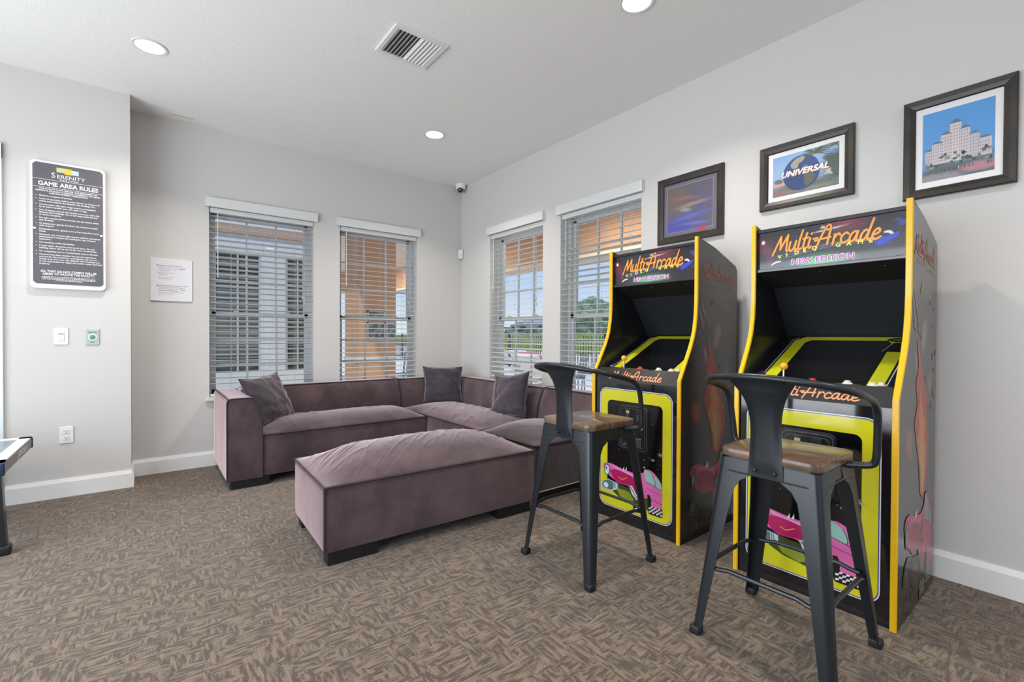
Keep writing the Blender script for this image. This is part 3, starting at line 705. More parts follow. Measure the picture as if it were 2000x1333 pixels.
for (x0, x1, z1, c, rf) in [(-.10, -.075, -.02, 'B9B4B8', .012), (-.078, -.045, .01, 'C6BEC0', .012), (-.05, -.018, .045, 'CBBFBE', .014), (-.022, .012, .09, 'D2C6C2', .02), (.008, .038, .055, 'C8BFC2', .014), (.034, .066, .02, 'BFB9BE', .012), (.062, .1, -.01, 'C4BBBE', .012)]:
    bld(x0*px/.108, x1*px/.108, -.09, z1, c, rf, rr.choice([2, 3]))
for k in range(34):
    x = rr.uniform(-px+.012, px-.012); z = rr.uniform(-.105, -.05); D.poly(ell(x, z, rr.uniform(.005, .011), rr.uniform(.005, .010), 8), ink(rr.choice(['3F4C3C', '55624A', '6A7068', '8A8C90'])), 5)
for k in range(16):
    x = rr.uniform(-px+.01, px-.01); D.poly([(x, -.13), (x+.003, -.13), (x+.003, -.117), (x, -.117)], ink(rr.choice(['3A3A44', '8C4048', 'C8C8CC', '4A5A80'])), 6)
D.build('townscape', r)

# ------------------------------------------------------------------ velvet sofa sections and ottoman
def softbox(x0, x1, y0, y1, z0, z1, r=.03, dome=0, seg=(40, 24, 6), fn=None, pe=(3., 2.4), bulge=0):
    lo = Vector((x0, y0, z0)); hi = Vector((x1, y1, z1)); ce = (lo+hi)/2; hf = (hi-lo)/2
    bm = bmesh.new(); vmap = {}
    nx, ny, nz = seg
    def vert(i, j, k):
        key = (i, j, k)
        if key in vmap: return vmap[key]
        def sp(t, n, L):   # denser near edges so that the rounding is smooth
            u = t/n; u = .5-.5*cos(pi*u)*(.55+.45*abs(cos(pi*u))) if False else u
            return u
        p = Vector((lo.x+(hi.x-lo.x)*i/nx, lo.y+(hi.y-lo.y)*j/ny, lo.z+(hi.z-lo.z)*k/nz))
        top = (k == nz)
        u, v = (p.x-ce.x)/hf.x, (p.y-ce.y)/hf.y
        q = Vector([max(lo[a]+r, min(hi[a]-r, p[a])) for a in range(3)]); d = p-q
        if d.length > 1e-9: p = q+d.normalized()*r
        w = (p.z-z0)/(z1-z0)
        if top and dome:
            dz = dome*max(0, 1-abs(u)**pe[0])*max(0, 1-abs(v)**pe[1])
            p.z += dz
            if fn: p.z += fn(p.x, p.y)*min(1, dz/dome*3)
        elif top and fn: p.z += fn(p.x, p.y)
        if bulge and 0 < k < nz:
            bb = bulge*sin(pi*w)
            if i in (0, nx): p.x += bb*(1 if i else -1)*max(0, 1-v*v)
            if j in (0, ny): p.y += bb*(1 if j else -1)*max(0, 1-u**4)
        vmap[key] = bm.verts.new(p); return vmap[key]
    def face(a, b_, c, d): bm.faces.new((a, b_, c, d))
    for i in range(nx):
        for j in range(ny):
            for k in (0, nz): face(vert(i, j, k), vert(i+1, j, k), vert(i+1, j+1, k), vert(i, j+1, k))
    for i in range(nx):
        for k in range(nz):
            for j in (0, ny): face(vert(i, j, k), vert(i+1, j, k), vert(i+1, j, k+1), vert(i, j, k+1))
    for j in range(ny):
        for k in range(nz):
            for i in (0, nx): face(vert(i, j, k), vert(i, j+1, k), vert(i, j+1, k+1), vert(i, j, k+1))
    bmesh.ops.recalc_face_normals(bm, faces=bm.faces[:])
    return bm
def crease(sx, sy, rot, amp, seed, sharp=4):
    c, s_ = cos(rot), sin(rot)
    def f(x, y):
        u, v = x*c+y*s_, -x*s_+y*c
        n = mnoise.noise(Vector((u*sx, v*sy, seed)))+.35*mnoise.noise(Vector((u*sx*2.3, v*sy*2, seed+5)))
        rd = (1-min(1, abs(n)*2.2))**sharp
        m_ = .5+.5*mnoise.noise(Vector((x*1.7, y*1.7, seed+9)))*1.6
        return amp*rd*max(0, min(1, m_)) + .25*amp*mnoise.noise(Vector((x*5, y*5, seed)))
    return f
def soft_obj(name, bm, m, parent): return MB().bm(bm).build(name, m, parent, smooth=True, fix=True, angle=60)
def piping(parent, paths, r=.0045, m=PIPE):
    b = MB()
    for p in paths: b.tube(p, r, 7)
    return b.build('piping', m, parent, smooth=True)
def edge_loop(x0, x1, y0, y1, z, r=.02):
    pts = [(p[0], p[1], z) for p in rrect(x0, x1, y0, y1, r, 4)]; return pts+[pts[0]]
def plinths(parent, rows):
    for (x0, x1, y0, y1) in rows: MB().box(x0, x1, y0, y1, 0, .07, b=.004).build('foot', PLINTH, parent)

# back cross-section: outline of (distance from the wall-side face, height); bulges over the seat
def roll_prof(top=.19, low=.245, z1=.69, z0=.07):
    pts = [(0, z0), (0, z1-.03), (.008, z1-.008), (.03, z1), (top-.04, z1), (top-.015, z1-.006), (top, z1-.025)]
    for k in range(1, 9):
        t = k/8; pts.append((top+(low-top)*(1-(1-t)**2.2), z1-.025-(.27)*t))
    pts += [(low, z0)]
    return pts
def roll_piece(parent, name, axis, a0, a1, origin, sgn, top=.19, low=.245, z1=.69, m=VEL):
    """axis: length direction; origin: coordinate of the outer face; sgn: direction towards the seat"""
    pr = [(origin+sgn*p[0], p[1]) for p in roll_prof(top, low, z1)]
    # subdivide along the length and soften
    b = MB(); n = 14; L = [a0+(a1-a0)*i/n for i in range(n+1)]
    rd = .018; L = sorted(set(L+[a0+rd*.35*(1 if a1 > a0 else -1), a1-rd*.35*(1 if a1 > a0 else -1)]), reverse=a1 < a0)
    cx = sum(p[0] for p in pr)/len(pr); cz = sum(p[1] for p in pr)/len(pr); vs = []; k = len(pr)
    for i, a in enumerate(L):
        sh = .972 if i in (0, len(L)-1) else 1
        for p in pr:
            q = (cx+(p[0]-cx)*sh, cz+(p[1]-cz)*sh)
            wob = .004*mnoise.noise(Vector((a*4, p[0]*6, p[1]*4)))
            vs.append((a, q[0]+wob, q[1]) if axis == 'x' else (q[0]+wob, a, q[1]))
    fs = [(i*k+j, i*k+(j+1) % k, (i+1)*k+(j+1) % k, (i+1)*k+j) for i in range(len(L)-1) for j in range(k)]
    fs += [tuple(range(k)), tuple((len(L)-1)*k+j for j in range(k))]
    b.add(vs, fs)
    return b.build(name, m, parent, smooth=True, angle=50), pr
GS = 'mauve velvet sectional seating'
XL = -2.572
# left section: two seats, arm on the left, back along the windows
r = thing('sofa_section', (-1.75, -.46, 0), 0, 'long left section of the mauve velvet sectional sofa, with the arm at its left end', 'sofa', GS)
ox, oy = -1.75, -.46
def loc(parts): 
    for o in parts: o.location = (-ox, -oy, 0)
ps = []
o, pr = roll_piece(r, 'armrest', 'y', -.892, -.045, XL, 1, .19, .237, .682); ps.append(o)
ps.append(piping(r, [[(p[0], -.893, p[1]) for p in pr]+[(pr[0][0], -.893, pr[0][1])], [(XL+.012, -.88, .676), (XL+.012, -.06, .676)], [(XL+.178, -.88, .679), (XL+.178, -.27, .679)]], .0042))
o, pb = roll_piece(r, 'backrest', 'x', XL+.19, -.935, -.045, -1, .195, .26, .70); ps.append(o)
ps.append(piping(r, [[(x, -.045-.185, .699) for x in (XL+.2, -.95)], [(-.937, p[0], p[1]) for p in pb[3:]]], .0042))
ps.append(soft_obj('seat_base', softbox(XL+.237, -.935, -.885, -.28, .07, .387, .014, seg=(30, 14, 8), bulge=.006), VEL, r))
ps.append(soft_obj('seat_cushion', softbox(XL+.240, -.938, -.882, -.285, .37, .392, .010, dome=.085, seg=(130, 50, 2), fn=crease(11, 1.6, radians(15), .014, 3.3), pe=(6, 2.6)), VEL, r))
ps.append(piping(r, [[(XL+.24, -.886, .388), (-.938, -.886, .388)], [(-.936, -.886, .39), (-.936, -.30, .39)]], .005))
ps += [MB().box(x, x+.26, y, y+.08, 0, .07, b=.004).build('foot', PLINTH, r) for x in (XL+.025, -1.23) for y in (-.875, -.14)]
ps += [MB().box(XL+.12, -1.05, -.76, -.16, .045, .072).build('underside_shade', PLINTH, r)]  # black slab put in for the shade beneath the seats
loc(ps)
# corner section
r = thing('sofa_section', (-.48, -.92, 0), 0, 'corner section of the mauve velvet sectional sofa, with backs on two sides', 'sofa', GS)
ox, oy = -.48, -.92; ps = []
o, pc = roll_piece(r, 'backrest', 'x', -.918, -.05, -.045, -1, .195, .26, .695); ps.append(o)
o, pd = roll_piece(r, 'backrest', 'y', -1.755, -.20, -.045, -1, .195, .26, .695); ps.append(o)
ps.append(piping(r, [[(x, -.231, .694) for x in (-.92, -.24)], [(-.231, y, .694) for y in (-1.75, -.24)], [(-.916, p[0], p[1]) for p in pc[3:]], [(p[0], -1.757, p[1]) for p in pd[3:]]], .0042))
ps.append(soft_obj('seat_base', softbox(-.920, -.28, -1.76, -.28, .07, .39, .014, seg=(14, 30, 8), bulge=.006), VEL, r))
ps.append(soft_obj('seat_cushion', softbox(-.918, -.285, -1.757, -.285, .374, .396, .010, dome=.075, seg=(60, 110, 2), fn=crease(9, 1.8, radians(-35), .012, 7.1), pe=(2.8, 4)), VEL, r))
ps.append(piping(r, [[(-.922, -.3, .393), (-.922, -1.76, .393), (-.29, -1.762, .393)]], .005))
ps += [MB().box(-.90, -.83, -1.73, -.30, 0, .07, b=.004).build('foot', PLINTH, r), MB().box(-.14, -.07, -1.73, -.10, 0, .07, b=.004).build('foot', PLINTH, r)]
loc(ps)
# end section, darker
r = thing('sofa_section', (-.48, -2.10, 0), 0, 'dark grey end section of the sectional sofa, behind the bar stool and beside the ottoman', 'sofa', GS)
ox, oy = -.48, -2.10; ps = []
o, pe_ = roll_piece(r, 'backrest', 'y', -2.45, -1.778, -.045, -1, .195, .26, .70); ps.append(o)
ps.append(piping(r, [[(p[0], -1.777, p[1]) for p in pe_[2:]], [(-.231, y, .699) for y in (-2.44, -1.78)]], .0055))
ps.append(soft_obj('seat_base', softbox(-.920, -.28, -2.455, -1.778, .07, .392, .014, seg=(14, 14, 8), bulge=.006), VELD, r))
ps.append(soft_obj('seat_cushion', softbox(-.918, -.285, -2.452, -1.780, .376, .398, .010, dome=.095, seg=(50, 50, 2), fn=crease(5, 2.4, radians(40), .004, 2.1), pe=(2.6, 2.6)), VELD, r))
ps.append(piping(r, [edge_loop(-.922, -.285, -2.456, -1.778, .395, .015)], .005))
ps.append(MB().tube([(-.918, -2.457, .072), (-.30, -2.457, .072)], .004, 6).build('bottom_strip', mat('pale_strip', (.45, .42, .42), .5), r))  # thin pale strip along the lower front edge
ps += [MB().box(-.90, -.30, -2.43, -2.37, 0, .07, b=.004).build('foot', PLINTH, r), MB().box(-.90, -.30, -1.85, -1.79, 0, .07, b=.004).build('foot', PLINTH, r)]
loc(ps)
# ottoman
OA = radians(-1.8)
r = thing('ottoman', (-1.668, -2.190, 0), OA, 'long mauve velvet ottoman bench in front of the sofa, with a creased domed top', 'ottoman', GS)
LX, LY = .668, .345
soft_obj('body', softbox(-LX, LX, -LY, LY, .07, .40, .013, seg=(40, 20, 8), bulge=.006), VEL, r)
OC1 = crease(13, 2.4, radians(-48), .011, 1.7, 4); OC2 = crease(26, 4.2, radians(-35), .006, 4.2, 3)
def oc(x, y):
    f1 = OC1; f2 = OC2
    return f1(x, y)+f2(x, y)*(1 if x < .25 else .5)
soft_obj('cushion_top', softbox(-LX+.002, LX-.002, -LY+.002, LY-.002, .385, .404, .009, dome=.122, seg=(260, 130, 2), fn=oc, pe=(3.6, 2.2)), VEL, r)
piping(r, [edge_loop(-LX-.002, LX+.002, -LY-.002, LY+.002, .402, .012), [(-LX-.001, -LY-.001, .40), (-LX-.001, -LY-.001, .08)], [(LX+.001, -LY-.001, .40), (LX+.001, -LY-.001, .08)]], .0045)
for y in (-LY+.02, LY-.10):
    for x in (-LX+.02, LX-.28): MB().box(x, x+.26, y, y+.08, 0, .07, b=.004).build('foot', PLINTH, r)
MB().box(-LX+.10, LX-.10, -LY+.12, LY-.12, .045, .072).build('underside_shade', PLINTH, r)  # black slab standing in for the shade under the ottoman

# cushions
def pillow(name, w, hh, t, loc_, rot, m, label, seed):
    n = 34; bm = bmesh.new(); rows = {}
    for side in (1, -1):
        for i in range(n+1):
            for j in range(n+1):
                u, v = -1+2*i/n, -1+2*j/n
                edge = i in (0, n) or j in (0, n)
                if side == -1 and edge: rows[(side, i, j)] = rows[(1, i, j)]; continue
                pin = 1-.10*(1-abs(v)**2)*abs(u)**3; pin2 = 1-.10*(1-abs(u)**2)*abs(v)**3
                th = t/2*((1-u*u)**.55)*((1-v*v)**.55)
                wr = .010*mnoise.noise(Vector((u*2.4+seed, v*3.2, side*2+seed)))*(1 if not edge else 0)
                wr += .007*(1-min(1, 3*abs(mnoise.noise(Vector((u*2+v*1.5+seed, v*1.2-u, side))))))**2*(0 if edge else 1)
                rows[(side, i, j)] = bm.verts.new((u*w/2*pin, side*th+side*wr+.006*sin(3*u+seed)*v, v*hh/2*pin2))
    for side in (1, -1):
        for i in range(n):
            for j in range(n):
                f = [rows[(side, i, j)], rows[(side, i+1, j)], rows[(side, i+1, j+1)], rows[(side, i, j+1)]]
                try: bm.faces.new(f)
                except ValueError: pass
    bmesh.ops.recalc_face_normals(bm, faces=bm.faces[:])
    r = thing('throw_pillow', loc_, 0, label, 'pillow', 'square throw pillows on the sofa'); r.rotation_euler = rot
    MB().bm(bm).build('pillow_cover', m, r, smooth=True, angle=80)
    ed = [(-1+2*i/12, -1) for i in range(12)]+[(1, -1+2*i/12) for i in range(12)]+[(1-2*i/12, 1) for i in range(12)]+[(-1, 1-2*i/12) for i in range(13)]
    pts = []
    for u, v in ed:
        pin = 1-.10*(1-abs(v)**2)*abs(u)**3; pin2 = 1-.10*(1-abs(u)**2)*abs(v)**3
        pts.append((u*w/2*pin, .006*sin(3*u+seed)*v, v*hh/2*pin2))
    MB().tube(pts, .0035, 6).build('seam_piping', PIPE, r, smooth=True)
    return r
PILM = velvet('pillow_velvet', (.026, .022, .028), (.060, .052, .064), .6)
pillow('p', .44, .42, .15, (-2.225, -.53, .625), (radians(-27), radians(-3), radians(40)), PILM, 'grey velvet throw pillow leaning on the left sofa arm', 1.1)
pillow('p', .43, .42, .14, (-.495, -.425, .618), (radians(-14), radians(1), radians(-24)), PILM, 'grey velvet throw pillow in the corner of the sofa', 4.6)
pillow('p', .42, .42, .15, (-.41, -1.50, .615), (radians(-20), radians(-8), radians(-78)), PILM, 'grey velvet throw pillow against the right-hand back, nearest the bar stool', 8.3)

# ------------------------------------------------------------------ bar stools
def make_stool(x, y, rz, label):
    r = thing('bar_stool', (x, y, 0), rz, label, 'bar stool', 'metal bar stools with wooden seats')
    b = MB(); b.prism(rrect(-.176, .176, -.176, .176, .045, 8), .706, .736, 'z', b=.004); b.build('seat', WOOD, r, smooth=True)
    o_, i_ = rrect(-.170, .170, -.170, .170, .042, 8), rrect(-.164, .164, -.164, .164, .037, 8); n = len(o_)
    b = MB(); vs = [(p[0], p[1], .706) for p in o_]+[(p[0]*1.015, p[1]*1.015, .650) for p in o_]+[(p[0]*1.015, p[1]*1.015, .650) for p in i_]+[(p[0], p[1], .706) for p in i_]
    b.add(vs, [(q*n+k, q*n+(k+1) % n, ((q+1) % 4)*n+(k+1) % n, ((q+1) % 4)*n+k) for q in range(4) for k in range(n)])
    b.tube([(*[p*1.02 for p in q], .652) for q in o_], .0045, 6, closed=True)
    b.build('seat_apron', STEEL, r, smooth=True)
    zs = [.700, .655, .625, .59, .45, .28, .12, .015]; wd = [.145, .134, .090, .073, .061, .052, .044, .039]
    for sx_ in (-1, 1):
        for sy_ in (-1, 1):
            b = MB(); rings = []
            for z, w in zip(zs, wd):
                c = .171+(.245-.171)*(.70-z)/.70 - (.0 if z > .03 else 0); rr_ = .022
                th = .004
                outer = [(-w, 0), (-rr_, 0)]+[(-rr_+rr_*sin(radians(a)), -rr_+rr_*cos(radians(a))) for a in (22, 45, 68)]+[(0, -rr_), (0, -w)]
                inner = [(-w, -th), (-rr_-.0, -th)]+[(-rr_+(rr_-th)*sin(radians(a)), -rr_+(rr_-th)*cos(radians(a))) for a in (22, 45, 68)]+[(-th, -rr_), (-th, -w)]
                inner = inner[::-1]
                rings.append([(sx_*(c+p[0]), sy_*(c+p[1]), z) for p in outer+inner])
            k = len(rings[0]); vs = [p for q in rings for p in q]
            fs = [(i*k+j, i*k+(j+1) % k, (i+1)*k+(j+1) % k, (i+1)*k+j) for i in range(len(rings)-1) for j in range(k)]+[tuple(range(k)), tuple((len(rings)-1)*k+j for j in range(k))]
            b.add(vs, fs)
            # raised rib down the outer corner
            lg = b.build('leg', STEEL, r, smooth=True, angle=35)
            cc = .171+(.245-.171)*(.70-.015)/.70
            f = MB(); f.box(sx_*(cc-.034), sx_*(cc+.006), sy_*(cc-.034), sy_*(cc+.006), 0, .030, b=.005); f.build('rubber_foot', BLACKM, lg, smooth=True)
    e_ = .171+(.074)*(.70-.278)/.70-.012
    for (p, q) in (((-e_, -e_), (e_, -e_)), ((e_, -e_), (e_, e_)), ((e_, e_), (-e_, e_)), ((-e_, e_), (-e_, -e_))):
        d = Vector((q[0]-p[0], q[1]-p[1], 0)).normalized(); P_, Q_ = Vector((*p, .278)), Vector((*q, .278))
        path = [P_+d*.02+Vector((0, 0, -.012)), P_+d*.055+Vector((0, 0, -.008)), P_+d*.085, Q_-d*.085, Q_-d*.055+Vector((0, 0, -.008)), Q_-d*.02+Vector((0, 0, -.012))]
        MB().tube(path, .0085, 8).build('footrest_bar', STEEL, r, smooth=True)
    b = MB(); b.box(-.17, .17, -.012, .012, .640, .648, M=Matrix.Rotation(pi/4, 4, 'Z')); b.box(-.17, .17, -.012, .012, .632, .640, M=Matrix.Rotation(-pi/4, 4, 'Z'))
    b.build('under_brace', STEEL, r)
    # back plate
    rows = [(-.178, .655, .062, .0), (-.181, .74, .056, 0), (-.188, .83, .053, 0), (-.199, .90, .060, 0), (-.214, .95, .078, .002), (-.232, .99, .105, .006), (-.246, 1.014, .118, .012)]
    pts = catmull([(q[0], q[1], q[2]) for q in rows], 4); b = MB(); vs = []; nn = 12
    for p in pts:
        for j in range(nn+1):
            t = -1+2*j/nn; rise = (p[1]-.655)/.36; em = -.0035 if abs(t) < .68 and .06 < rise < .90 else 0
            vs.append((p[0]+.020*t*t*max(0, rise)+em, t*p[2], p[1]))
    K = len(pts); ft = [(i*(nn+1)+j, i*(nn+1)+j+1, (i+1)*(nn+1)+j+1, (i+1)*(nn+1)+j) for i in range(K-1) for j in range(nn)]
    N_ = len(vs); vs2 = [(p[0]+.004, p[1], p[2]) for p in vs]
    edge_ = [j for j in range(nn+1)]+[i*(nn+1)+nn for i in range(1, K)]+[(K-1)*(nn+1)+j for j in range(nn-1, -1, -1)]+[i*(nn+1) for i in range(K-2, 0, -1)]
    b.add(vs+vs2, ft+[tuple(N_+q for q in f[::-1]) for f in ft]+[(edge_[i], edge_[(i+1) % len(edge_)], N_+edge_[(i+1) % len(edge_)], N_+edge_[i]) for i in range(len(edge_))])
    sp = b.build('back_plate', STEEL, r, smooth=True, angle=35)
    for t in (-.034, .034): MB().lathe([(0, -.188), (.006, -.1865), (.008, -.182)], (0, t, .677), 'x', 10).build('bolt', BLACKM, sp, smooth=True)
    half = [(.095, .168, .695), (.10, .19, .697), (.108, .235, .705), (.108, .252, .725), (.100, .258, .80), (.082, .262, .885), (.060, .262, .922), (.015, .262, .948), (-.10, .252, .978), (-.185, .205, 1.0), (-.232, .11, 1.014)]
    path = catmull([*half, (-.247, 0, 1.020), *[(p[0], -p[1], p[2]) for p in half[::-1]]], 6)
    MB().tube(path, .0125, 10).build('arm_rail', STEEL, r, smooth=True)
    return r
s1 = make_stool(-1.215, -3.215, 0, 'black metal bar stool with a wooden seat, farther one beside the ottoman')
s2 = copy_tree(s1); s2.location = (-1.110, -4.135, 0); s2['label'] = 'black metal bar stool with a wooden seat, nearest the viewer, before the right-hand cabinet'

# ------------------------------------------------------------------ arcade cabinets
PROF = [(-.310, .0), (-.312, .915), (-.268, .990), (-.236, 1.045), (-.205, 1.10), (-.182, 1.15), (-.165, 1.20), (-.152, 1.27), (-.146, 1.35), (-.145, 1.45), (-.147, 1.736),
        (.05, 1.690), (.29, 1.605), (.310, 1.575), (.310, .0)]
CAR = {'body': [(-0.242, 0.326), (-0.229, 0.342), (-0.204, 0.349), (-0.163, 0.35), (-0.075, 0.334), (-0.019, 0.33), (0.026, 0.329), (0.071, 0.345), (0.088, 0.373), (0.116, 0.374), (0.148, 0.363), (0.173, 0.342), (0.194, 0.319), (0.204, 0.297), (0.205, 0.169), (0.175, 0.16), (0.133, 0.162), (0.107, 0.213), (0.072, 0.185), (0.028, 0.18), (-0.018, 0.224), (-0.037, 0.241), (-0.113, 0.238), (-0.172, 0.263), (-0.218, 0.284)],
'hood': [(-0.183, 0.304), (-0.148, 0.319), (-0.075, 0.323), (-0.019, 0.307), (0.022, 0.284), (0.027, 0.236), (0.059, 0.237), (0.072, 0.204), (0.059, 0.182), (0.028, 0.188), (0.0, 0.229), (-0.028, 0.246), (-0.103, 0.239), (-0.147, 0.253)],
'shine': [(-0.163, 0.343), (-0.085, 0.326), (-0.019, 0.322), (0.027, 0.314), (0.0, 0.304), (-0.075, 0.317), (-0.143, 0.327)],
'bumper': [(-0.254, 0.203), (-0.233, 0.23), (-0.192, 0.246), (-0.123, 0.236), (-0.118, 0.206), (-0.162, 0.175), (-0.212, 0.174), (-0.248, 0.18)],
'bumper2': [(-0.028, 0.241), (-0.009, 0.249), (0.014, 0.218), (0.037, 0.19), (0.072, 0.185), (0.068, 0.173), (0.023, 0.172), (-0.009, 0.197)],
'win1': [(0.078, 0.369), (0.105, 0.365), (0.14, 0.345), (0.157, 0.306), (0.153, 0.284), (0.093, 0.301)],
'win2': [(0.15, 0.348), (0.173, 0.332), (0.194, 0.308), (0.2, 0.271), (0.165, 0.283)],
'tyre': [(0.102, 0.223), (0.12, 0.224), (0.131, 0.202), (0.129, 0.158), (0.107, 0.155)]}
def car_art(D, fn, L, dull=False):
    c = (lambda a, b_: b_ if dull else a)
    T = lambda pts: [fn(p) for p in pts]
    # road shadow and chequered tyre marks
    D.poly(T([(-.19, .19), (-.10, .15), (.02, .13), (.20, .135), (.205, .165), (.10, .2), (-.02, .225), (-.12, .235)]), c('3E4A1E', '1E2014'), L)
    D.poly(T([(-.13, .205), (-.03, .205), (.01, .16), (-.03, .14), (-.10, .16)]), c('8C9A2C', '3C3E20'), L+1)
    for (x0, z0, w, hh) in ((.008, .105, .085, .040), (.112, .120, .092, .042)):
        D.poly(T(rrect(x0-.006, x0+w+.004, z0-.008, z0+hh+.002, .014, 4)), '0A0A0C', L+1)
        for i in range(7):
            for j in range(4):
                if (i+j) % 2 == 0:
                    a, b_ = x0+w*i/7, z0+hh*j/4; D.poly(T([(a, b_), (a+w/7, b_+.002), (a+w/7+.003, b_+hh/4), (a+.003, b_+hh/4)]), c('E6E6EA', '9A9A9C'), L+2)
    D.poly(T(CAR['body']), c('DE6AAE', 'B4405E'), L+2)
    D.poly(T(CAR['hood']), c('B8145E', '96263C'), L+3); D.poly(T(CAR['shine']), c('F0A0CC', 'B4607A'), L+4)
    D.poly(T(CAR['bumper']), c('B8D4DC', '3C4440'), L+3); D.poly(T([(p[0]*.86-.028, p[1]*.86+.030) for p in CAR['bumper']]), c('5C747C', '2A3030'), L+4)
    for i in range(5): D.stroke(T([(-.150+.008*i, .185+.003*i), (-.152+.008*i, .232)]), .0028, c('E8F0F2', '4A4F4C'), L+5, False)
    D.poly(T(ell(-.213, .203, .020, .017, 16)), c('DCEAF0', '4C5450'), L+5)
    D.poly(T(CAR['bumper2']), c('E4EAF0', '5A5A54'), L+4); D.stroke(T([(-.02, .237), (.002, .213), (.03, .18)]), .005, c('22242A', '1C1C1E'), L+5)
    for (x, z, rx, rz_) in ((-.206, .304, .024, .037), (.042, .273, .019, .032)):
        D.poly(T(ell(x, z, rx, rz_, 20)), '16181C', L+4); D.poly(T(ell(x, z, rx*.82, rz_*.84, 20)), c('CDE2E8', '5A625E'), L+5)
        D.poly(T(ell(x-.004, z+.008, rx*.35, rz_*.4, 14)), c('6A8890', '4C5856'), L+6)
        D.stroke(T([(x-rx*.5, z-rz_*.3), (x+rx*.4, z+rz_*.1)]), .003, 'F4F4F0', L+6, False)
    for k in ('win1', 'win2'): D.poly(T(CAR[k]), c('8FC0B4', '6E9484'), L+3)
    D.stroke(T([(.078, .369), (.116, .374), (.148, .363), (.173, .342), (.194, .319), (.204, .297)]), .004, '1A1418', L+4)
    D.stroke(T([(.153, .284), (.157, .306), (.14, .345)]), .003, '2A2A2C', L+4); D.stroke(T([(.093, .301), (.153, .284), (.2, .271)]), .003, '2A2A2C', L+4)
    D.stroke(T([(.10, .262), (.15, .250), (.204, .246)]), .0022, c('7A2C5C', '5A2030'), L+4); D.stroke(T([(.135, .205), (.17, .196), (.204, .192)]), .0025, c('1E1216', '241418'), L+4)
    D.poly(T(CAR['tyre']), '0C0C0E', L+4)
    D.stroke(T([(-.109, .278), (-.086, .268), (-.048, .286)]), .004, c('F0B030', 'A87828'), L+5, False)
    for (x, z) in ((-.073, .326), (-.054, .328)): D.poly(T([(x-.008, z), (x+.004, z+.002), (x+.004, z+.026)]), 'F0F2F4', L+3)

def uv_poly(name, parent, O, U, V, pts, box, m):
    O, U, V = Vector(O), Vector(U), Vector(V); me = bpy.data.meshes.new(name)
    from mathutils.geometry import tessellate_polygon
    tri = [tuple(t) for t in tessellate_polygon([[Vector((p[0], p[1], 0)) for p in pts]])]
    me.from_pydata([(O+U*p[0]+V*p[1])[:] for p in pts], [], tri); me.materials.append(m); ul = me.uv_layers.new(name='UVMap')
    for lp in me.loops:
        p = pts[lp.vertex_index]; ul.data[lp.index].uv = ((p[0]-box[0])/(box[1]-box[0]), (p[1]-box[2])/(box[3]-box[2]))
    o = bpy.data.objects.new(name, me); COL.objects.link(o)
    if parent: o.parent = parent
    return o

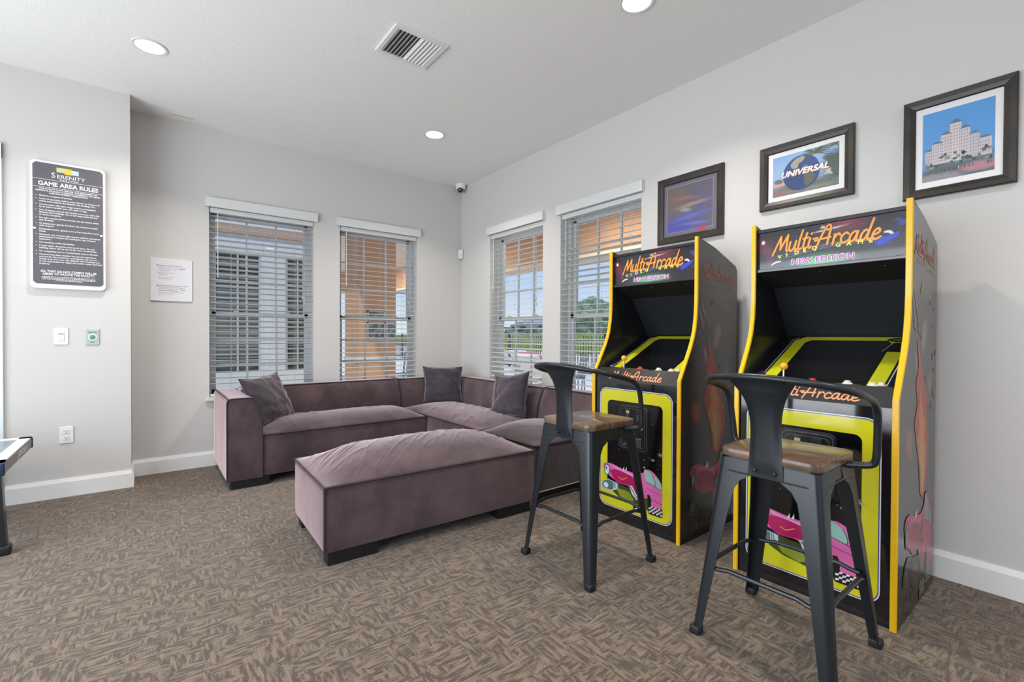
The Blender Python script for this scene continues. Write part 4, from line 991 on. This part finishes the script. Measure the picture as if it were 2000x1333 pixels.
def make_cabinet(y, label):
    r = thing('arcade_cabinet', (-.40, y, 0), 0, label, 'arcade machine', 'black arcade cabinets with yellow edges')
    side_print = painted('side_print', h('17130F'), [(.45, .80, .45, .22, h('33201C'), 1, .9, 0, .12), (.1, .97, .25, .10, h('8A4A48'), 1, .75, 0, .05), (.75, .62, .3, .2, h('2C201A'), 1, .9, 0, .1), (.5, .45, .42, .14, h('2A1614'), 1, .9, 0, .15),
        (.7, .2, .35, .1, h('3A3A26'), 1, .6, 0, .1), (.62, .67, .10, .05, h('8A7454'), .7, .8, .4, .08), (.42, .60, .09, .035, h('7C5A44'), .7, .8, -.5, .08), (.80, .55, .08, .03, h('6E5A48'), .7, .8, .3, .08), (.78, .76, .04, .02, h('8E8270'), .7, .8, 0, .04), (.25, .42, .10, .05, h('8E3A24'), .7, .8, 0, .08)], .28, .55, 26)
    for s_ in (1, -1):
        y0, y1 = s_*.304, s_*.323
        sp = MB().prism(PROF, min(y0, y1), max(y0, y1), 'y').build('side_panel', BLACK, r)
        fr = [p for p in PROF[:11]]
        def off(P, d):
            o2 = []
            for i, p in enumerate(P):
                a = P[max(0, i-1)]; b_ = P[min(len(P)-1, i+1)]; dx, dz = b_[0]-a[0], b_[1]-a[1]; l_ = math.hypot(dx, dz); o2.append((p[0]-dz/l_*d, p[1]+dx/l_*d))
            return o2
        dense = fr; o1 = off(dense, .006); b = MB(); n = len(dense); ya, yb = min(y0, y1)-.0025, max(y0, y1)+.0025
        vs = []
        for p, q in zip(dense, o1): vs += [(p[0]+.001, ya, p[1]), (q[0], ya+.003, q[1]), (q[0], yb-.003, q[1]), (p[0]+.001, yb, p[1])]
        fs = [(i*4+j, i*4+(j+1) % 4, (i+1)*4+(j+1) % 4, (i+1)*4+j) for i in range(n-1) for j in range(4)]+[(0, 1, 2, 3), tuple((n-1)*4+j for j in range(4))]
        b.add(vs, fs); b.build('edge_moulding', YEL, sp, smooth=True, angle=30)
        bk = MB(); tp = PROF[10:]
        U = (s_*-1., 0, 0); O = (0, s_*.323, 0)
        pts = [(-s_*p[0]*.985, .004+p[1]*.995) for p in PROF]
        xs_ = [p[0] for p in pts]
        art = uv_poly('side_artwork', sp, (0, s_*.3236, 0), U, (0, 0, 1), pts, (min(xs_), max(xs_), 0, 1.75), side_print)
        D = Decal((0, s_*.3236, 0), U, (0, 0, 1))
        lo, hi = (-.10, .275) if s_ < 0 else (-.26, .11)
        mid = (lo+hi)/2
        sl = (lambda p: (p[0], p[1]-.10*(p[0]-mid)))
        script(D, 'Multi-Arcade', lo, hi-.02, 1.50, .046, .0075, 'A85430', 3, fn=sl, edge='2A1008')
        D.text('V I D E O', lo+.03, 1.468, .022, '8C8A40', 2, bold=.0008, fn=sl, width=.13); D.text('G A M E', lo+.22, 1.462, .022, '8C8A40', 2, bold=.0008, fn=sl, width=.12)
        D.build('side_lettering', sp); D = Decal((0, s_*.3236, 0), U, (0, 0, 1))
        # streaks, sparks, a flame-coloured plume and the pink car
        f0 = (lambda u: u) if s_ < 0 else (lambda u: -u)
        for (x, z, l_, c) in [(-.13, 1.33, .12, '7A7C82'), (-.10, 1.36, .10, '8E8F96'), (-.07, 1.30, .09, '62636C'), (-.12, 1.24, .05, '8A4438'), (-.05, 1.22, .05, '8A4438')]:
            D.stroke([(f0(x), z), (f0(x+.02), z-l_*.5), (f0(x+.05), z-l_)], .012, c, 2, taper=True)
        rr = random.Random(2)
        for k in range(22):
            x, z = rr.uniform(-.12, .28), rr.uniform(.55, 1.4); q = rr.uniform(.004, .016)
            D.poly([(f0(x-q), z), (f0(x), z+q*1.4), (f0(x+q), z), (f0(x), z-q*1.4)], rr.choice(['5A4A38', '6A5A44', '4A2A22', '54504C', '6E3A2C']), 2)
        flame = [(-.05, 1.16), (-.02, 1.04), (-.06, .96), (-.03, .88), (-.08, .80), (-.04, .70), (.0, .62), (.03, .48), (.09, .44), (.13, .52), (.17, .64), (.16, .74), (.12, .80), (.13, .90), (.06, .98), (.01, 1.08)]
        D.poly([(f0(p[0]), p[1]) for p in flame], 'A23E26', 3)
        D.poly([(f0(p[0]*.6+.025), (p[1]-.72)*.7+.66) for p in flame], 'C07038', 4)
        D.poly([(f0(p[0]*.3+.04), (p[1]-.72)*.4+.60) for p in flame], 'B8964A', 5)
        car_art(D, (lambda p: (f0((p[0])*1.02+.03), p[1]*1.65-.15)), 6, True)
        for k in range(26):
            x = -.20+.018*k; D.poly([(f0(x), .05), (f0(x+.008), .05), (f0(x+.014), .085+.02*sin(k)), (f0(x+.006), .09)], rr.choice(['6A6A66', '4A4A48', '3A3A38']), 3)
        D.build('side_graphics', sp)
    Y = .304
    MB().box(-.300, .300, -Y, Y, .0, .012).build('base_board', BLACK, r)
    MB().box(.290, .304, -Y, Y, .01, 1.56).build('rear_panel', BLACK, r)
    b = MB(); b.prism([(-.135, 1.708), (.05, 1.672), (.285, 1.588), (.285, 1.575), (.05, 1.659), (-.135, 1.695)], -Y, Y, 'y'); b.build('top_panel', BLACK, r)
    # marquee
    mq = painted('marquee_print', h('221F24'), [(.62, 1.0, .22, .42, h('8A3A48'), 1, .95, .1, .05), (.53, .82, .17, .035, h('F2DCDC'), 1, .95, .35, 0), (.06, .55, .10, .45, h('6A2440'), 1, .85, .2, .15), (.10, .25, .06, .25, h('5A2848'), 1, .8, 0, .2),
        (.48, .08, .30, .26, h('25A04A'), .95, .95, .0, .02), (.48, .08, .2, .15, h('4CC86A'), 1, .7, .0, .02), (.86, .40, .10, .12, h('2A3CB8'), .7, .95, .45, .12), (.95, .75, .05, .14, h('3A4A9C'), .8, .8, .2, .15)], .25, .8, 22)
    mp_ = uv_sheet('marquee', r, (-.1245, Y, 1.505), (0, -1, 0), (0, 0, 1), 2*Y, .195, mq)
    D = Decal((-.1245, 0, 1.505), (0, -1, 0), (0, 0, 1))
    arc = lambda p: (p[0], p[1]+.006*sin((p[0]+.22)*7)+.020*p[0])
    for k in range(3): D.stroke([(-.21, .040+.010*k), (-.10, .062+.010*k), (0, .076+.008*k), (.10, .083+.006*k), (.20, .082+.005*k)], .0018, '7E8CA8', 1)
    script(D, 'Multi-Arcade', -.222, .212, .080, .0455, .0088, 'F59A34', 4, fn=arc, edge='5A2010')
    for i, ch in enumerate('VIDEO'):
        D.text(ch, -.205+.038*i, .050+.0055*i, .024, 'E8E05A', 4, bold=.001, sx=1.15)
    for i, ch in enumerate('GAME'):
        D.text(ch, .045+.042*i, .073, .024, 'E8E05A', 4, bold=.001, sx=1.15)
    [D.text('NEW EDITION', -.142+dx, .014+dz, .034, 'F0E0F4', 4, bold=.0010, width=.258) for dx, dz in ((.0018, 0), (-.0018, 0), (0, .0018), (0, -.0018))]; D.text('NEW EDITION', -.142, .014, .034, 'A8309E', 5, bold=.0006, width=.258)
    D.poly([(-.285, .135), (-.275, .128), (-.266, .137), (-.272, .150), (-.281, .148)], 'E8E0DC', 3); D.poly([(-.02, .168), (.0, .166), (.005, .174), (-.01, .180)], 'C8C8D4', 3)
    D.stroke([(.225, .11), (.245, .108), (.262, .085)], .012, 'C8D4DC', 3, taper=True); D.stroke([(.205, .06), (.235, .078), (.275, .10)], .022, '2C40C0', 3, taper=True)
    D.stroke([(-.235, .02), (-.215, .032), (-.19, .034)], .008, 'D8D8E4', 3, taper=True)
    D.build('marquee_graphics', mp_)
    MB().box(-.133, -.118, -Y, Y, 1.695, 1.712, b=.002).build('marquee_retainer', BLACKM, r)
    MB().box(-.135, -.118, -Y, Y, 1.492, 1.507, b=.002).build('marquee_retainer', mat('retainer_gloss', (.02, .02, .022), .2, coat=.8), r)
    MB().prism([(-.118, 1.700), (-.118, 1.492), (-.105, 1.492), (-.105, 1.700)], -Y, Y, 'y').build('light_box', BLACKM, r)
    sp_ = MB().prism([(-.128, 1.492), (.06, 1.425), (.06, 1.437), (-.118, 1.502)], -Y, Y, 'y').build('speaker_panel', BLACKM, r)
    for yy in (-.22, .03, .24): MB().lathe([(0, -.003), (.005, -.002), (.006, 0)], (0, 0, 0), 'z', 10, M=Matrix.Translation((-.085, yy, 1.4765))).build('screw', CHROME, sp_)
    MB().prism([(.06, 1.43), (.257, 1.165), (.267, 1.165), (.07, 1.43)], -Y, Y, 'y').build('backboard', mat('backboard_blue', (.010, .013, .020), .55), r)
    # monitor bezel, a sloping sheet
    a0 = Vector((-.190, 0, .958)); a1 = Vector((.255, 0, 1.168)); d = (a1-a0); Ls = d.length; d.normalize()
    n = Vector((0, -1, 0)).cross(d)
    q = [a0, a1, a1-n*.012, a0-n*.012]
    bz = MB().prism([(p.x, p.z) for p in q], -Y, Y, 'y').build('monitor_bezel', mat('bezel_gloss', (.008, .008, .010), .12, coat=.6), r)
    D = Decal(a0, (0, -1, 0), d)
    T = lambda pts: pts
    o_ = [(-.268, .0), (-.205, Ls-.045), (-.185, Ls-.014), (.185, Ls-.014), (.205, Ls-.045), (.268, .0)]
    o_ = [(-.245, .0), (-.245, Ls-.06), (-.205, Ls-.014), (.205, Ls-.014), (.245, Ls-.06), (.245, .0)]
    i_ = [(-.187, .0), (-.187, Ls-.085), (-.165, Ls-.055), (.165, Ls-.055), (.187, Ls-.085), (.187, .0)]
    for k in range(5): D.poly([o_[k], i_[k], i_[k+1], o_[k+1]], ink('C9CC1E', .2, .5), 1)
    D.stroke([(-.256, .0), (-.256, Ls-.055), (-.236, Ls-.028)], .004, 'C8C8D8', 2, False); D.stroke([(.256, .0), (.256, Ls-.055)], .004, 'C8C8D8', 2, False)
    D.poly([(.165, Ls-.175), (.262, Ls-.175), (.262, Ls-.075), (.190, Ls-.075)], '0A0A0C', 3); D.poly(ell(.215, Ls-.045, .055, .026, 20), '2A2A10', 3)
    D.stroke([(.168, Ls-.173), (.192, Ls-.078)], .003, 'B8B8C0', 4, False)
    D.text('M.A', .185, Ls-.055, .022, 'C8B850', 5) if False else None
    for k in range(4): D.stroke([(.185+.018*k, Ls-.052), (.195+.016*k, Ls-.036)], .004, 'A89A3C', 4, False)
    D.stroke([(-.290, .010), (-.275, .045), (-.262, .07)], .016, '28388C', 3, taper=True); D.stroke([(-.262, .030), (-.248, .060)], .014, '8A3028', 3, taper=True); D.stroke([(-.282, .006), (-.268, .014)], .012, 'C8CCD8', 4, taper=True)
    D.build('bezel_artwork', bz)
    D = Decal(a0, (0, -1, 0), d, base=.0012); D.poly(rrect(-.175, .175, .012, Ls-.075, .02), mat('crt_glass', (.006, .006, .007), .06, coat=1), 0); D.build('monitor_screen', bz)
    # control panel
    cp = MB().prism([(-.306, .880), (-.302, .890), (-.274, .960), (-.190, .956), (-.190, .880)], -Y, Y, 'y', b=.003).build('control_panel', BLACK, r)
    D = Decal((-.306, 0, .880), (0, -1, 0), Vector((.0315, 0, .08)).normalized(), base=.0012)
    dn = lambda p: (p[0], p[1]-.035*(p[0]-.02)*.0)
    script(D, 'Multi-Arcade', -.180, .190, .017, .0262, .0060, 'E8A070', 3, fn=dn, edge='8A3C20')
    D.build('control_lettering', cp)
    D = Decal((-.232, 0, .9582), (0, -1, 0), (1, 0, 0), base=.0006)
    for (u, v, rx, ry, c, a) in [(-.16, .005, .05, .010, '6A6A20', 0), (-.085, 0, .025, .014, 'A8B030', 0), (-.02, .0, .045, .022, 'B02C28', 0), (.01, -.004, .04, .016, 'F0901C', .3), (.03, -.002, .022, .012, 'F8C830', .2), (-.035, .005, .012, .012, 'D0C8D8', 0), (.13, .0, .052, .008, 'B8B848', 0), (.25, .01, .03, .008, 'A89838', 0)]:
        D.poly([(p[0], max(-.035, min(.036, p[1]))) for p in ell(u, v, rx, ry, 14, a)], c, 1 if rx > .04 else 2)
    D.build('control_artwork', cp)
    j = MB().lathe([(0, 0), (.016, .001), (.013, .004), (.005, .008), (.0062, .055)], (-.235, .128, .9585), seg=14).build('joystick', CHROME, r, smooth=True)
    MB().lathe([(.0, -.0185)]+[(.0185*sin(radians(a)), -.0185*cos(radians(a))) for a in range(20, 161, 14)]+[(.0, .0185)], (-.235, .128, 1.022), seg=20).build('ball_knob', mat('knob_yellow', (.90, .42, .01), .25, coat=.5), j, smooth=True)
    WB_ = mat('button_cream', (.74, .70, .60), .3); RB = mat('button_red', (.55, .05, .03), .3)
    for (x, u, m_) in ((-.235, -.005, RB), (-.238, .130, WB_), (-.252, .222, WB_), (-.218, .245, WB_)):
        MB().lathe([(.019, 0), (.020, .003), (.017, .006), (.0135, .007), (.012, .013), (.008, .0155), (0, .0165)], (x, -u, .9590), seg=22).build('push_button', m_, r, smooth=True)
    # front panel with its printed frame
    fp = MB().box(-.300, -.282, -Y, Y, .030, .880).build('front_panel', mat('front_gloss', (.010, .010, .012), .10, coat=.8, bump=(9, .05, .01)), r)
    MB().box(-.296, -.278, -Y, Y, .0, .030).build('kick_board', BLACKM, r)
    D = Decal((-.300, 0, 0), (0, -1, 0), (0, 0, 1))
    yl = ink('D8D326', .12, .5)
    R0 = rrect(-.268, .268, .075, .832, .055, 8); R1 = rrect(-.264, .264, .079, .828, .052, 8); R2 = rrect(-.260, .260, .083, .824, .049, 8)
    D.poly(R0, ink('E8E8F0', .12, .5), 0); D.poly(R1, ink('4A4AA0', .12, .5), 1); D.poly(R2, yl, 2)
    D.poly(rrect(-.203, .203, .215, .757, .03, 8), ink('0B0B0D', .12, .5), 3)
    rr = random.Random(9)
    for k in range(26):
        x, z = rr.uniform(-.19, .19), rr.uniform(.37, .74); q = rr.uniform(.001, .003); D.poly(ell(x, z, q, q, 6), rr.choice(['8A8AA0', '5A6A9A', 'A0A0A8']), 4)
    for (x, z, l_) in ((.195, .475, .022), (.14, .435, .012), (.08, .38, .008)):
        for a in (0, 35, 80, 120, 160): D.stroke([(x-l_*cos(radians(a)), z-l_*sin(radians(a))*.7), (x+l_*cos(radians(a)), z+l_*sin(radians(a))*.7)], .0022, 'A8A8A4', 4, False, True)
    car_art(D, lambda p: p, 4)
    D.build('front_artwork', fp)
    cdoor = MB(); cdoor.prism([(p[0], p[1]) for p in rrect(-.112, .112, .462, .745, .028, 6)], -.306, -.300, 'x', b=.002)
    cdo = cdoor.build('coin_door', mat('coin_door_black', (.016, .017, .019), .3, metal=.3, bump=(200, .2, .0006)), r)
    b = MB()
    for i_r in (0, .014): b.tube([(-.3075, p[0], p[1]) for p in rrect(-.100+i_r, .100-i_r, .474+i_r, .733-i_r, .022, 5)], .0022, 6, closed=True)
    b.build('raised_rim', mat('rim_black', (.11, .115, .12), .25, metal=.4), cdo, smooth=True)
    b = MB()
    for s_ in (-1, 1): b.box(-.311, -.305, s_*.038-.020, s_*.038+.020, .640, .715, b=.003)
    b.build('coin_slot_plate', BLACKM, cdo)
    b = MB().box(-.3116, -.3105, .038-.012, .038+.012, .690, .706); b.build('coin_label', mat('coin_label', (.50, .48, .22), .4), cdo)
    b = MB()
    for s_ in (-1, 1): b.box(-.3118, -.3108, s_*.038-.0015, s_*.038+.0015, .655, .685)
    b.build('coin_slot', CHROME, cdo)
    b = MB()
    for s_ in (-1, 1): b.box(-.311, -.305, s_*.038+.0-.024, s_*.038+.024, .490, .545, b=.002)
    b.build('coin_return', mat('return_dark', (.09, .092, .10), .3, metal=.4), cdo)
    MB().lathe([(0, -.316), (.006, -.316), (.012, -.313), (.0135, -.308), (.0135, -.305)], (0, -.062, .608), 'x', 18).build('lock', CHROME, cdo, smooth=True)
    return r
c1 = make_cabinet(-3.112, 'black upright arcade cabinet with yellow edges, farther one beside the window')
c2 = copy_tree(c1); c2.location = (-.41, -4.065, 0); c2['label'] = 'black upright arcade cabinet with yellow edges, nearest the viewer at the right'

# ------------------------------------------------------------------ games table at the left edge
TX, TY0, TY1, TZ = -3.624, -1.350, -.590, .490
r = thing('games_table', (TX-.7, (TY0+TY1)/2, 0), 0, 'low games table with a grey-blue top and white border, cut off by the left edge', 'games table')
hy = (TY1-TY0)/2
MB().box(-.69, .69, -hy+.01, hy-.01, TZ-.018, TZ-.001).build('table_top', mat('table_blue', (.22, .29, .34), .35, coat=.3), r)
f = MB(); wv = .055
for (a, b_, c, d_) in ((-.7, .7, -hy, -hy+wv), (-.7, .7, hy-wv, hy), (-.7, -.7+wv, -hy, hy), (.7-wv, .7, -hy, hy)): f.box(a, b_, c, d_, TZ-.004, TZ+.003)
f.build('border_rail', mat('rail_white', (.80, .80, .78), .35), r)
f = MB(); f.box(.690, .702, -hy, hy, TZ-.062, TZ-.004); f.box(-.702, -.690, -hy, hy, TZ-.062, TZ-.004); f.box(-.7, .7, -hy, -hy+.012, TZ-.062, TZ-.004); f.box(-.7, .7, hy-.012, hy, TZ-.062, TZ-.004)
ap = f.build('apron', mat('apron_grey', (.16, .155, .145), .4), r)
D = Decal((.702, 0, TZ-.05), (0, 1, 0), (0, 0, 1)); D.text('JOOLA', -.05, .004, .045, 'D8D8D4', 1, bold=.002, width=.27, shear=.2); D.build('lettering', ap)
for (sx_, sy_) in ((1, 1), (1, -1), (-1, 1), (-1, -1)):
    lx = .688 if sy_ < 0 else .10
    MB().box(sx_*.7-.026, sx_*.7+.006, sy_*hy-.026, sy_*hy+.004, TZ-.068, TZ-.002, b=.006).build('corner_cap', mat('cap_navy', (.01, .03, .08), .35), r, smooth=True)
    lg = MB().add([(sx_*(lx-.02)+a*.020, sy_*(hy-.03)+c*.022, z) for z in (TZ-.06,) for a, c in ((-1, -1), (1, -1), (1, 1), (-1, 1))]+[(sx_*lx+a*.020, sy_*(hy-.02)+c*.026, .045) for a, c in ((-1, -1), (1, -1), (1, 1), (-1, 1))],
        [(0, 1, 2, 3), (4, 5, 6, 7), (0, 1, 5, 4), (1, 2, 6, 5), (2, 3, 7, 6), (3, 0, 4, 7)]).build('leg', mat('leg_black', (.012, .012, .014), .3), r)
    MB().box(sx_*lx-.045, sx_*lx+.035, sy_*(hy-.02)-.030, sy_*(hy-.02)+.030, 0, .05, b=.010).build('rubber_foot', BLACKM, lg, smooth=True)

# ------------------------------------------------------------------ outside: patio, pool fence, yard
tag(MB().box(-30, 60, -30, 70, -.14, -.06).build('ground', mat('pool_deck', (.74, .72, .69), .8, var=(1.2, (.62, .60, .57), .4, .6))), kind='structure')
tag(MB().box(-8, 2.5, -9.5, -9.2, 2.9, 3.05).build('trim_2', CREAM), kind='structure') if False else None
b = MB(); b.box(.2, 2.4, -9.5, 8.2, 2.86, 3.02); b.box(-.85, .2, 1.0, 8.2, 2.86, 3.02)
struct('patio_ceiling', b, CREAM)
b = MB(); b.box(2.0, 2.35, -9.5, 8.2, 2.34, 2.86); b.box(-.85, 2.0, 7.9, 8.2, 2.34, 2.86)
tr = struct('trim_3', b, STUCCO)
b = MB(); b.box(1.97, 2.38, -9.5, 8.2, 2.30, 2.345); b.box(-.85, 1.97, 7.87, 8.23, 2.30, 2.345)
struct('trim_4', b, CREAM)
struct('roof_slab', MB().box(-8, .3, -9.8, .35, 3.12, 3.2), OFFW)
def patio_fill_lamp(x, y, label):  # lamps added to brighten the patio
    r = thing('patio_fill_light', (x, y, 2.86), 0, label, 'ceiling light', 'round lights under the patio ceiling')
    MB().lathe([(0, -.004), (.10, -.006), (.15, -.003), (.155, 0)], seg=24).build('lens', mat('patio_fill_lens', (1, 1, 1), .5, emit=((1, .95, .86), 5)), r, smooth=True)
    light('bulb', 'AREA', (0, 0, -.02), 40, (1, .93, .84), .5, aim=(0, 0, -1), parent=r)
patio_fill_lamp(1.1, -1.0, 'round patio ceiling light nearest the right-hand windows')
patio_fill_lamp(1.1, 2.6, 'round patio ceiling light beside the orange column')
patio_fill_lamp(1.1, 5.6, 'round patio ceiling light farthest out under the patio ceiling')
# building wing seen through the leftmost window
r = thing('building_wing', (-3.5, 2.9, -.06), 0, 'white wall with two dark windows and an orange band, seen through the leftmost window', 'building')
z = .06
b = MB(); xs2 = [-4.5, 1.17-.0, 1.745, 2.06, 2.42, 2.68]
wy = -.4
def wallseg(x0, x1, z0, z1, m, nm):
    return MB().box(x0, x1, wy, .3, z0+z, z1+z).build(nm, m, r)
b = MB()
for (x0, x1, z0, z1) in [(-4.5, 1.17, -.06, 2.55), (1.17, 1.745, -.06, .64), (1.17, 1.745, 2.30, 2.55), (1.745, 2.06, -.06, 2.55), (2.06, 2.40, -.06, .64), (2.06, 2.40, 2.30, 2.55), (2.40, 2.62, -.06, 2.30)]: b.box(x0, x1, wy, .3, z0+z, z1+z)
b.build('wall', OFFW, r)
b = MB(); b.box(-4.5, 2.40, wy-.03, .3, 2.55+z, 2.67+z); b.box(2.40, 2.62, wy, .3, 2.30+z, 2.84+z); b.build('orange_band', STUCCO, r)
b = MB().box(-4.5, 2.40, wy, .3, 2.67+z, 2.84+z); b.build('upper_wall', OFFW, r)
for (x0, x1) in ((1.17, 1.745), (2.06, 2.40)):
    w_ = MB(); w_.box(x0, x1, wy+.06, wy+.07, .64+z, 2.30+z); wo = w_.build('window', mat('far_glass', (.05, .055, .05), .15, coat=.5), r)
    s_ = MB(); zz = .72
    while zz < 2.28: s_.box(x0+.02, x1-.02, wy+.05, wy+.058, zz+z, zz+.022+z); zz += .055
    s_.build('blind', mat('far_blind', (.22, .23, .21), .6), wo)
    f_ = MB(); f_.box(x0, x1, wy+.02, wy+.05, 1.42+z, 1.47+z); f_.box(x0, x0+.03, wy+.02, wy+.05, .64+z, 2.30+z); f_.box(x1-.03, x1, wy+.02, wy+.05, .64+z, 2.30+z); f_.box((x0+x1)/2-.01, (x0+x1)/2+.01, wy+.02, wy+.05, .64+z, 2.30+z)
    f_.build('frame', VINYL, wo)
# column
r = thing('patio_column', (-.255, 2.3, -.06), 0, 'orange stucco patio column with a pale band, seen through the second window', 'column')
MB().box(-.295, .295, -.3, .3, 0, 2.92).build('shaft', STUCCO, r)
b = MB(); b.box(-.305, .305, -.31, .31, .82, .885); b.box(-.34, .34, -.34, .34, 0, .14); b.build('moulding', OFFW, r)
def notice_frame(x, z, w, hh, label):
    r = thing('notice_frame', (x, 2.0, z), 0, label, 'notice frame', 'framed notices on the orange column')
    b = MB(); t = .018
    b.box(-w/2, w/2, -.03, -.002, -hh/2, -hh/2+t); b.box(-w/2, w/2, -.03, -.002, hh/2-t, hh/2); b.box(-w/2, -w/2+t, -.03, -.002, -hh/2, hh/2); b.box(w/2-t, w/2, -.03, -.002, -hh/2, hh/2)
    b.build('frame', mat('brushed_frame', (.45, .45, .43), .3, metal=.5), r)
    MB().box(-w/2+t, w/2-t, -.015, -.002, -hh/2+t, hh/2-t).build('panel', mat('notice_dark', (.10, .11, .11), .3, var=(14, (.35, .37, .36), .45, .62)), r)
notice_frame(-.285, 1.475, .27, .12, 'small dark framed notice above the larger ones on the orange column')
notice_frame(-.285, 1.235, .28, .25, 'dark framed notice at the left on the orange column')
notice_frame(-.045, 1.235, .16, .25, 'narrow dark framed notice at the right edge of the orange column')
# pool fence
r = thing('pool_fence', (8, 6, -.06), 0, 'black metal picket fence around the pool deck', 'fence')
b = MB()
k = 0; y = -9
while y < 16: b.box(-.009, .009, y-.009, y+.009, .06, 1.24); y += .115
b.build('pickets', ALU, r)
b = MB(); b.box(-.016, .016, -9, 16, 1.06, 1.10); b.box(-.016, .016, -9, 16, .10, .14); b.build('rails', ALU, r)
for y in [-8.6+2.4*i for i in range(11)]: MB().box(-.03, .03, y-.03, y+.03, 0, 1.30).build('post', ALU, r)
def blob(name, c, rad, m, parent=None, seed=0, sub=4, amp=.3, freq=1.2, box=False):
    bm = bmesh.new(); bmesh.ops.create_icosphere(bm, subdivisions=sub, radius=1)
    for v in bm.verts:
        n_ = v.co.normalized(); q = 1+amp*mnoise.noise(n_*freq*2+Vector((seed, 0, 0)))+amp*.6*mnoise.noise(n_*freq*6+Vector((seed, 3, 0)))+amp*.35*mnoise.noise(n_*freq*15+Vector((seed, 3, 5)))
        v.co = Vector((c[0]+n_.x*rad[0]*q, c[1]+n_.y*rad[1]*q, c[2]+n_.z*rad[2]*q))
    return MB().bm(bm).build(name, m, parent, smooth=False)
LEAF = mat('leaves_green', (.11, .17, .12), .7, bump=(3, 1, .2), var=(5, (.24, .31, .20), .35, .65))  # tones lifted to paint distance haze into the leaves
LEAF2 = mat('leaves_dark', (.10, .14, .12), .7, bump=(3, 1, .2), var=(4, (.18, .23, .20), .35, .65))  # darker leaves, also paled with painted haze
HEDGE = mat('hedge_green', (.22, .34, .05), .7, bump=(8, 1, .1), var=(8, (.40, .52, .10), .35, .65))
bm = bmesh.new(); bmesh.ops.create_cube(bm, size=1); bmesh.ops.subdivide_edges(bm, edges=bm.edges[:], cuts=24, use_grid_fill=True)
for v in bm.verts:
    v.co = Vector((22+v.co.x*1.2, 16+v.co.y*70, .60+v.co.z*1.30)); v.co += Vector((1, .3, .6))*.12*mnoise.noise(v.co*2.1)
tag(MB().bm(bm).build('hedge', HEDGE), 'clipped yellow-green hedge running behind the pool fence', 'hedge')
TB = mat('bark', (.10, .07, .05), .9)
def tree(x, y, rx, hh, m, label, seed):
    r = thing('tree', (x, y, -.06), 0, label, 'tree', 'trees beyond the pool fence')
    MB().tube([(0, 0, 0), (.05, 0, hh*.3), (-.05, .1, hh*.55)], [.22, .16, .08], 8).build('trunk', TB, r, smooth=True)
    blob('crown', (0, 0, hh*.62), (rx, rx, hh*.40), m, r, seed)
tree(26, 21.4, 1.7, 4.3, LEAF, 'rounded green tree beyond the fence, beside the arcade cabinet edge', 1)
tree(28, 25.6, 2.2, 2.9, LEAF2, 'low dark green tree between the two right-hand windows, beyond the fence', 2)
tree(28, 31.5, 2.6, 2.5, LEAF2, 'low dark tree farthest left beyond the pool fence', 3)
r = thing('distant_house', (36, 38.5, -.06), 0, 'small distant house with an orange wall and grey roof beyond the fence', 'house')
MB().box(-3, 3, -2.6, 2.6, 0, 2.4).build('wall', mat('house_orange', (.62, .36, .24), .8), r)
MB().prism([(-3.1, 2.4), (3.1, 2.4), (0, 3.5)], -3, 3, 'y').build('roof', mat('house_roof', (.30, .32, .36), .7), r)
MB().box(-3.06, -3.0, -.6, .6, .9, 1.9).build('window', mat('far_glass2', (.2, .26, .3), .2), r)
# poolside furniture
def lounger(x, y, rz, label, m):
    r = thing('pool_lounger', (x, y, -.06), rz, label, 'sun lounger', 'white loungers by the pool')
    b = MB(); b.box(-.95, .35, -.31, .31, .30, .34, b=.01); b.build('seat', m, r)
    b = MB(); b.box(0, .70, -.31, .31, -.02, .02, b=.01, M=Matrix.Translation((.35, 0, .32)) @ Matrix.Rotation(radians(-42), 4, 'Y')); b.build('backrest', m, r)
    for sx_ in (-.85, .30):
        for sy_ in (-.27, .27): MB().box(sx_-.02, sx_+.02, sy_-.02, sy_+.02, 0, .31).build('leg', VINYL, r)
WHF = mat('lounger_white', (.80, .80, .80), .6); RDF = mat('lounger_red', (.62, .12, .16), .6)
lounger(4.6, 3.6, radians(200), 'white pool lounger nearest the window, outside', WHF)
lounger(5.6, 4.7, radians(200), 'red-cushioned pool lounger between white ones, outside', RDF)
lounger(6.4, 6.2, radians(200), 'white pool lounger farther along the fence, outside', WHF)
lounger(6.6, 7.5, radians(200), 'white pool lounger farthest from the windows, outside', WHF)
def patio_chair(x, y, rz, label, m):
    r = thing('patio_chair', (x, y, -.06), rz, label, 'patio chair', 'metal patio chairs outside')
    b = MB(); b.box(-.22, .22, -.22, .22, .42, .45, b=.01); b.build('seat', m, r)
    b = MB()
    for k in range(7): b.tube([(-.20+.0, -.18+.06*k, .45), (-.26, -.18+.06*k, .85)], .007, 5)
    b.tube([(-.21, -.22, .42), (-.27, -.22, .86), (-.27, .22, .86), (-.21, .22, .42)], .011, 6); b.build('backrest', m, r, smooth=True)
    for sx_ in (-1, 1):
        for sy_ in (-1, 1): MB().tube([(sx_*.20, sy_*.20, .43), (sx_*.23, sy_*.23, 0)], .012, 6).build('leg', m, r, smooth=True)
GM = mat('patio_metal', (.12, .13, .14), .4, metal=.4)
patio_chair(1.1, 4.0, radians(200), 'dark metal patio chair seen at the right edge of the second window', GM)
patio_chair(3.4, 1.5, radians(150), 'grey metal patio chair seen between the cabinet and the bar stool back', GM)
patio_chair(4.3, 1.9, radians(20), 'grey metal patio chair farther out on the deck, behind the first bar stool', GM)
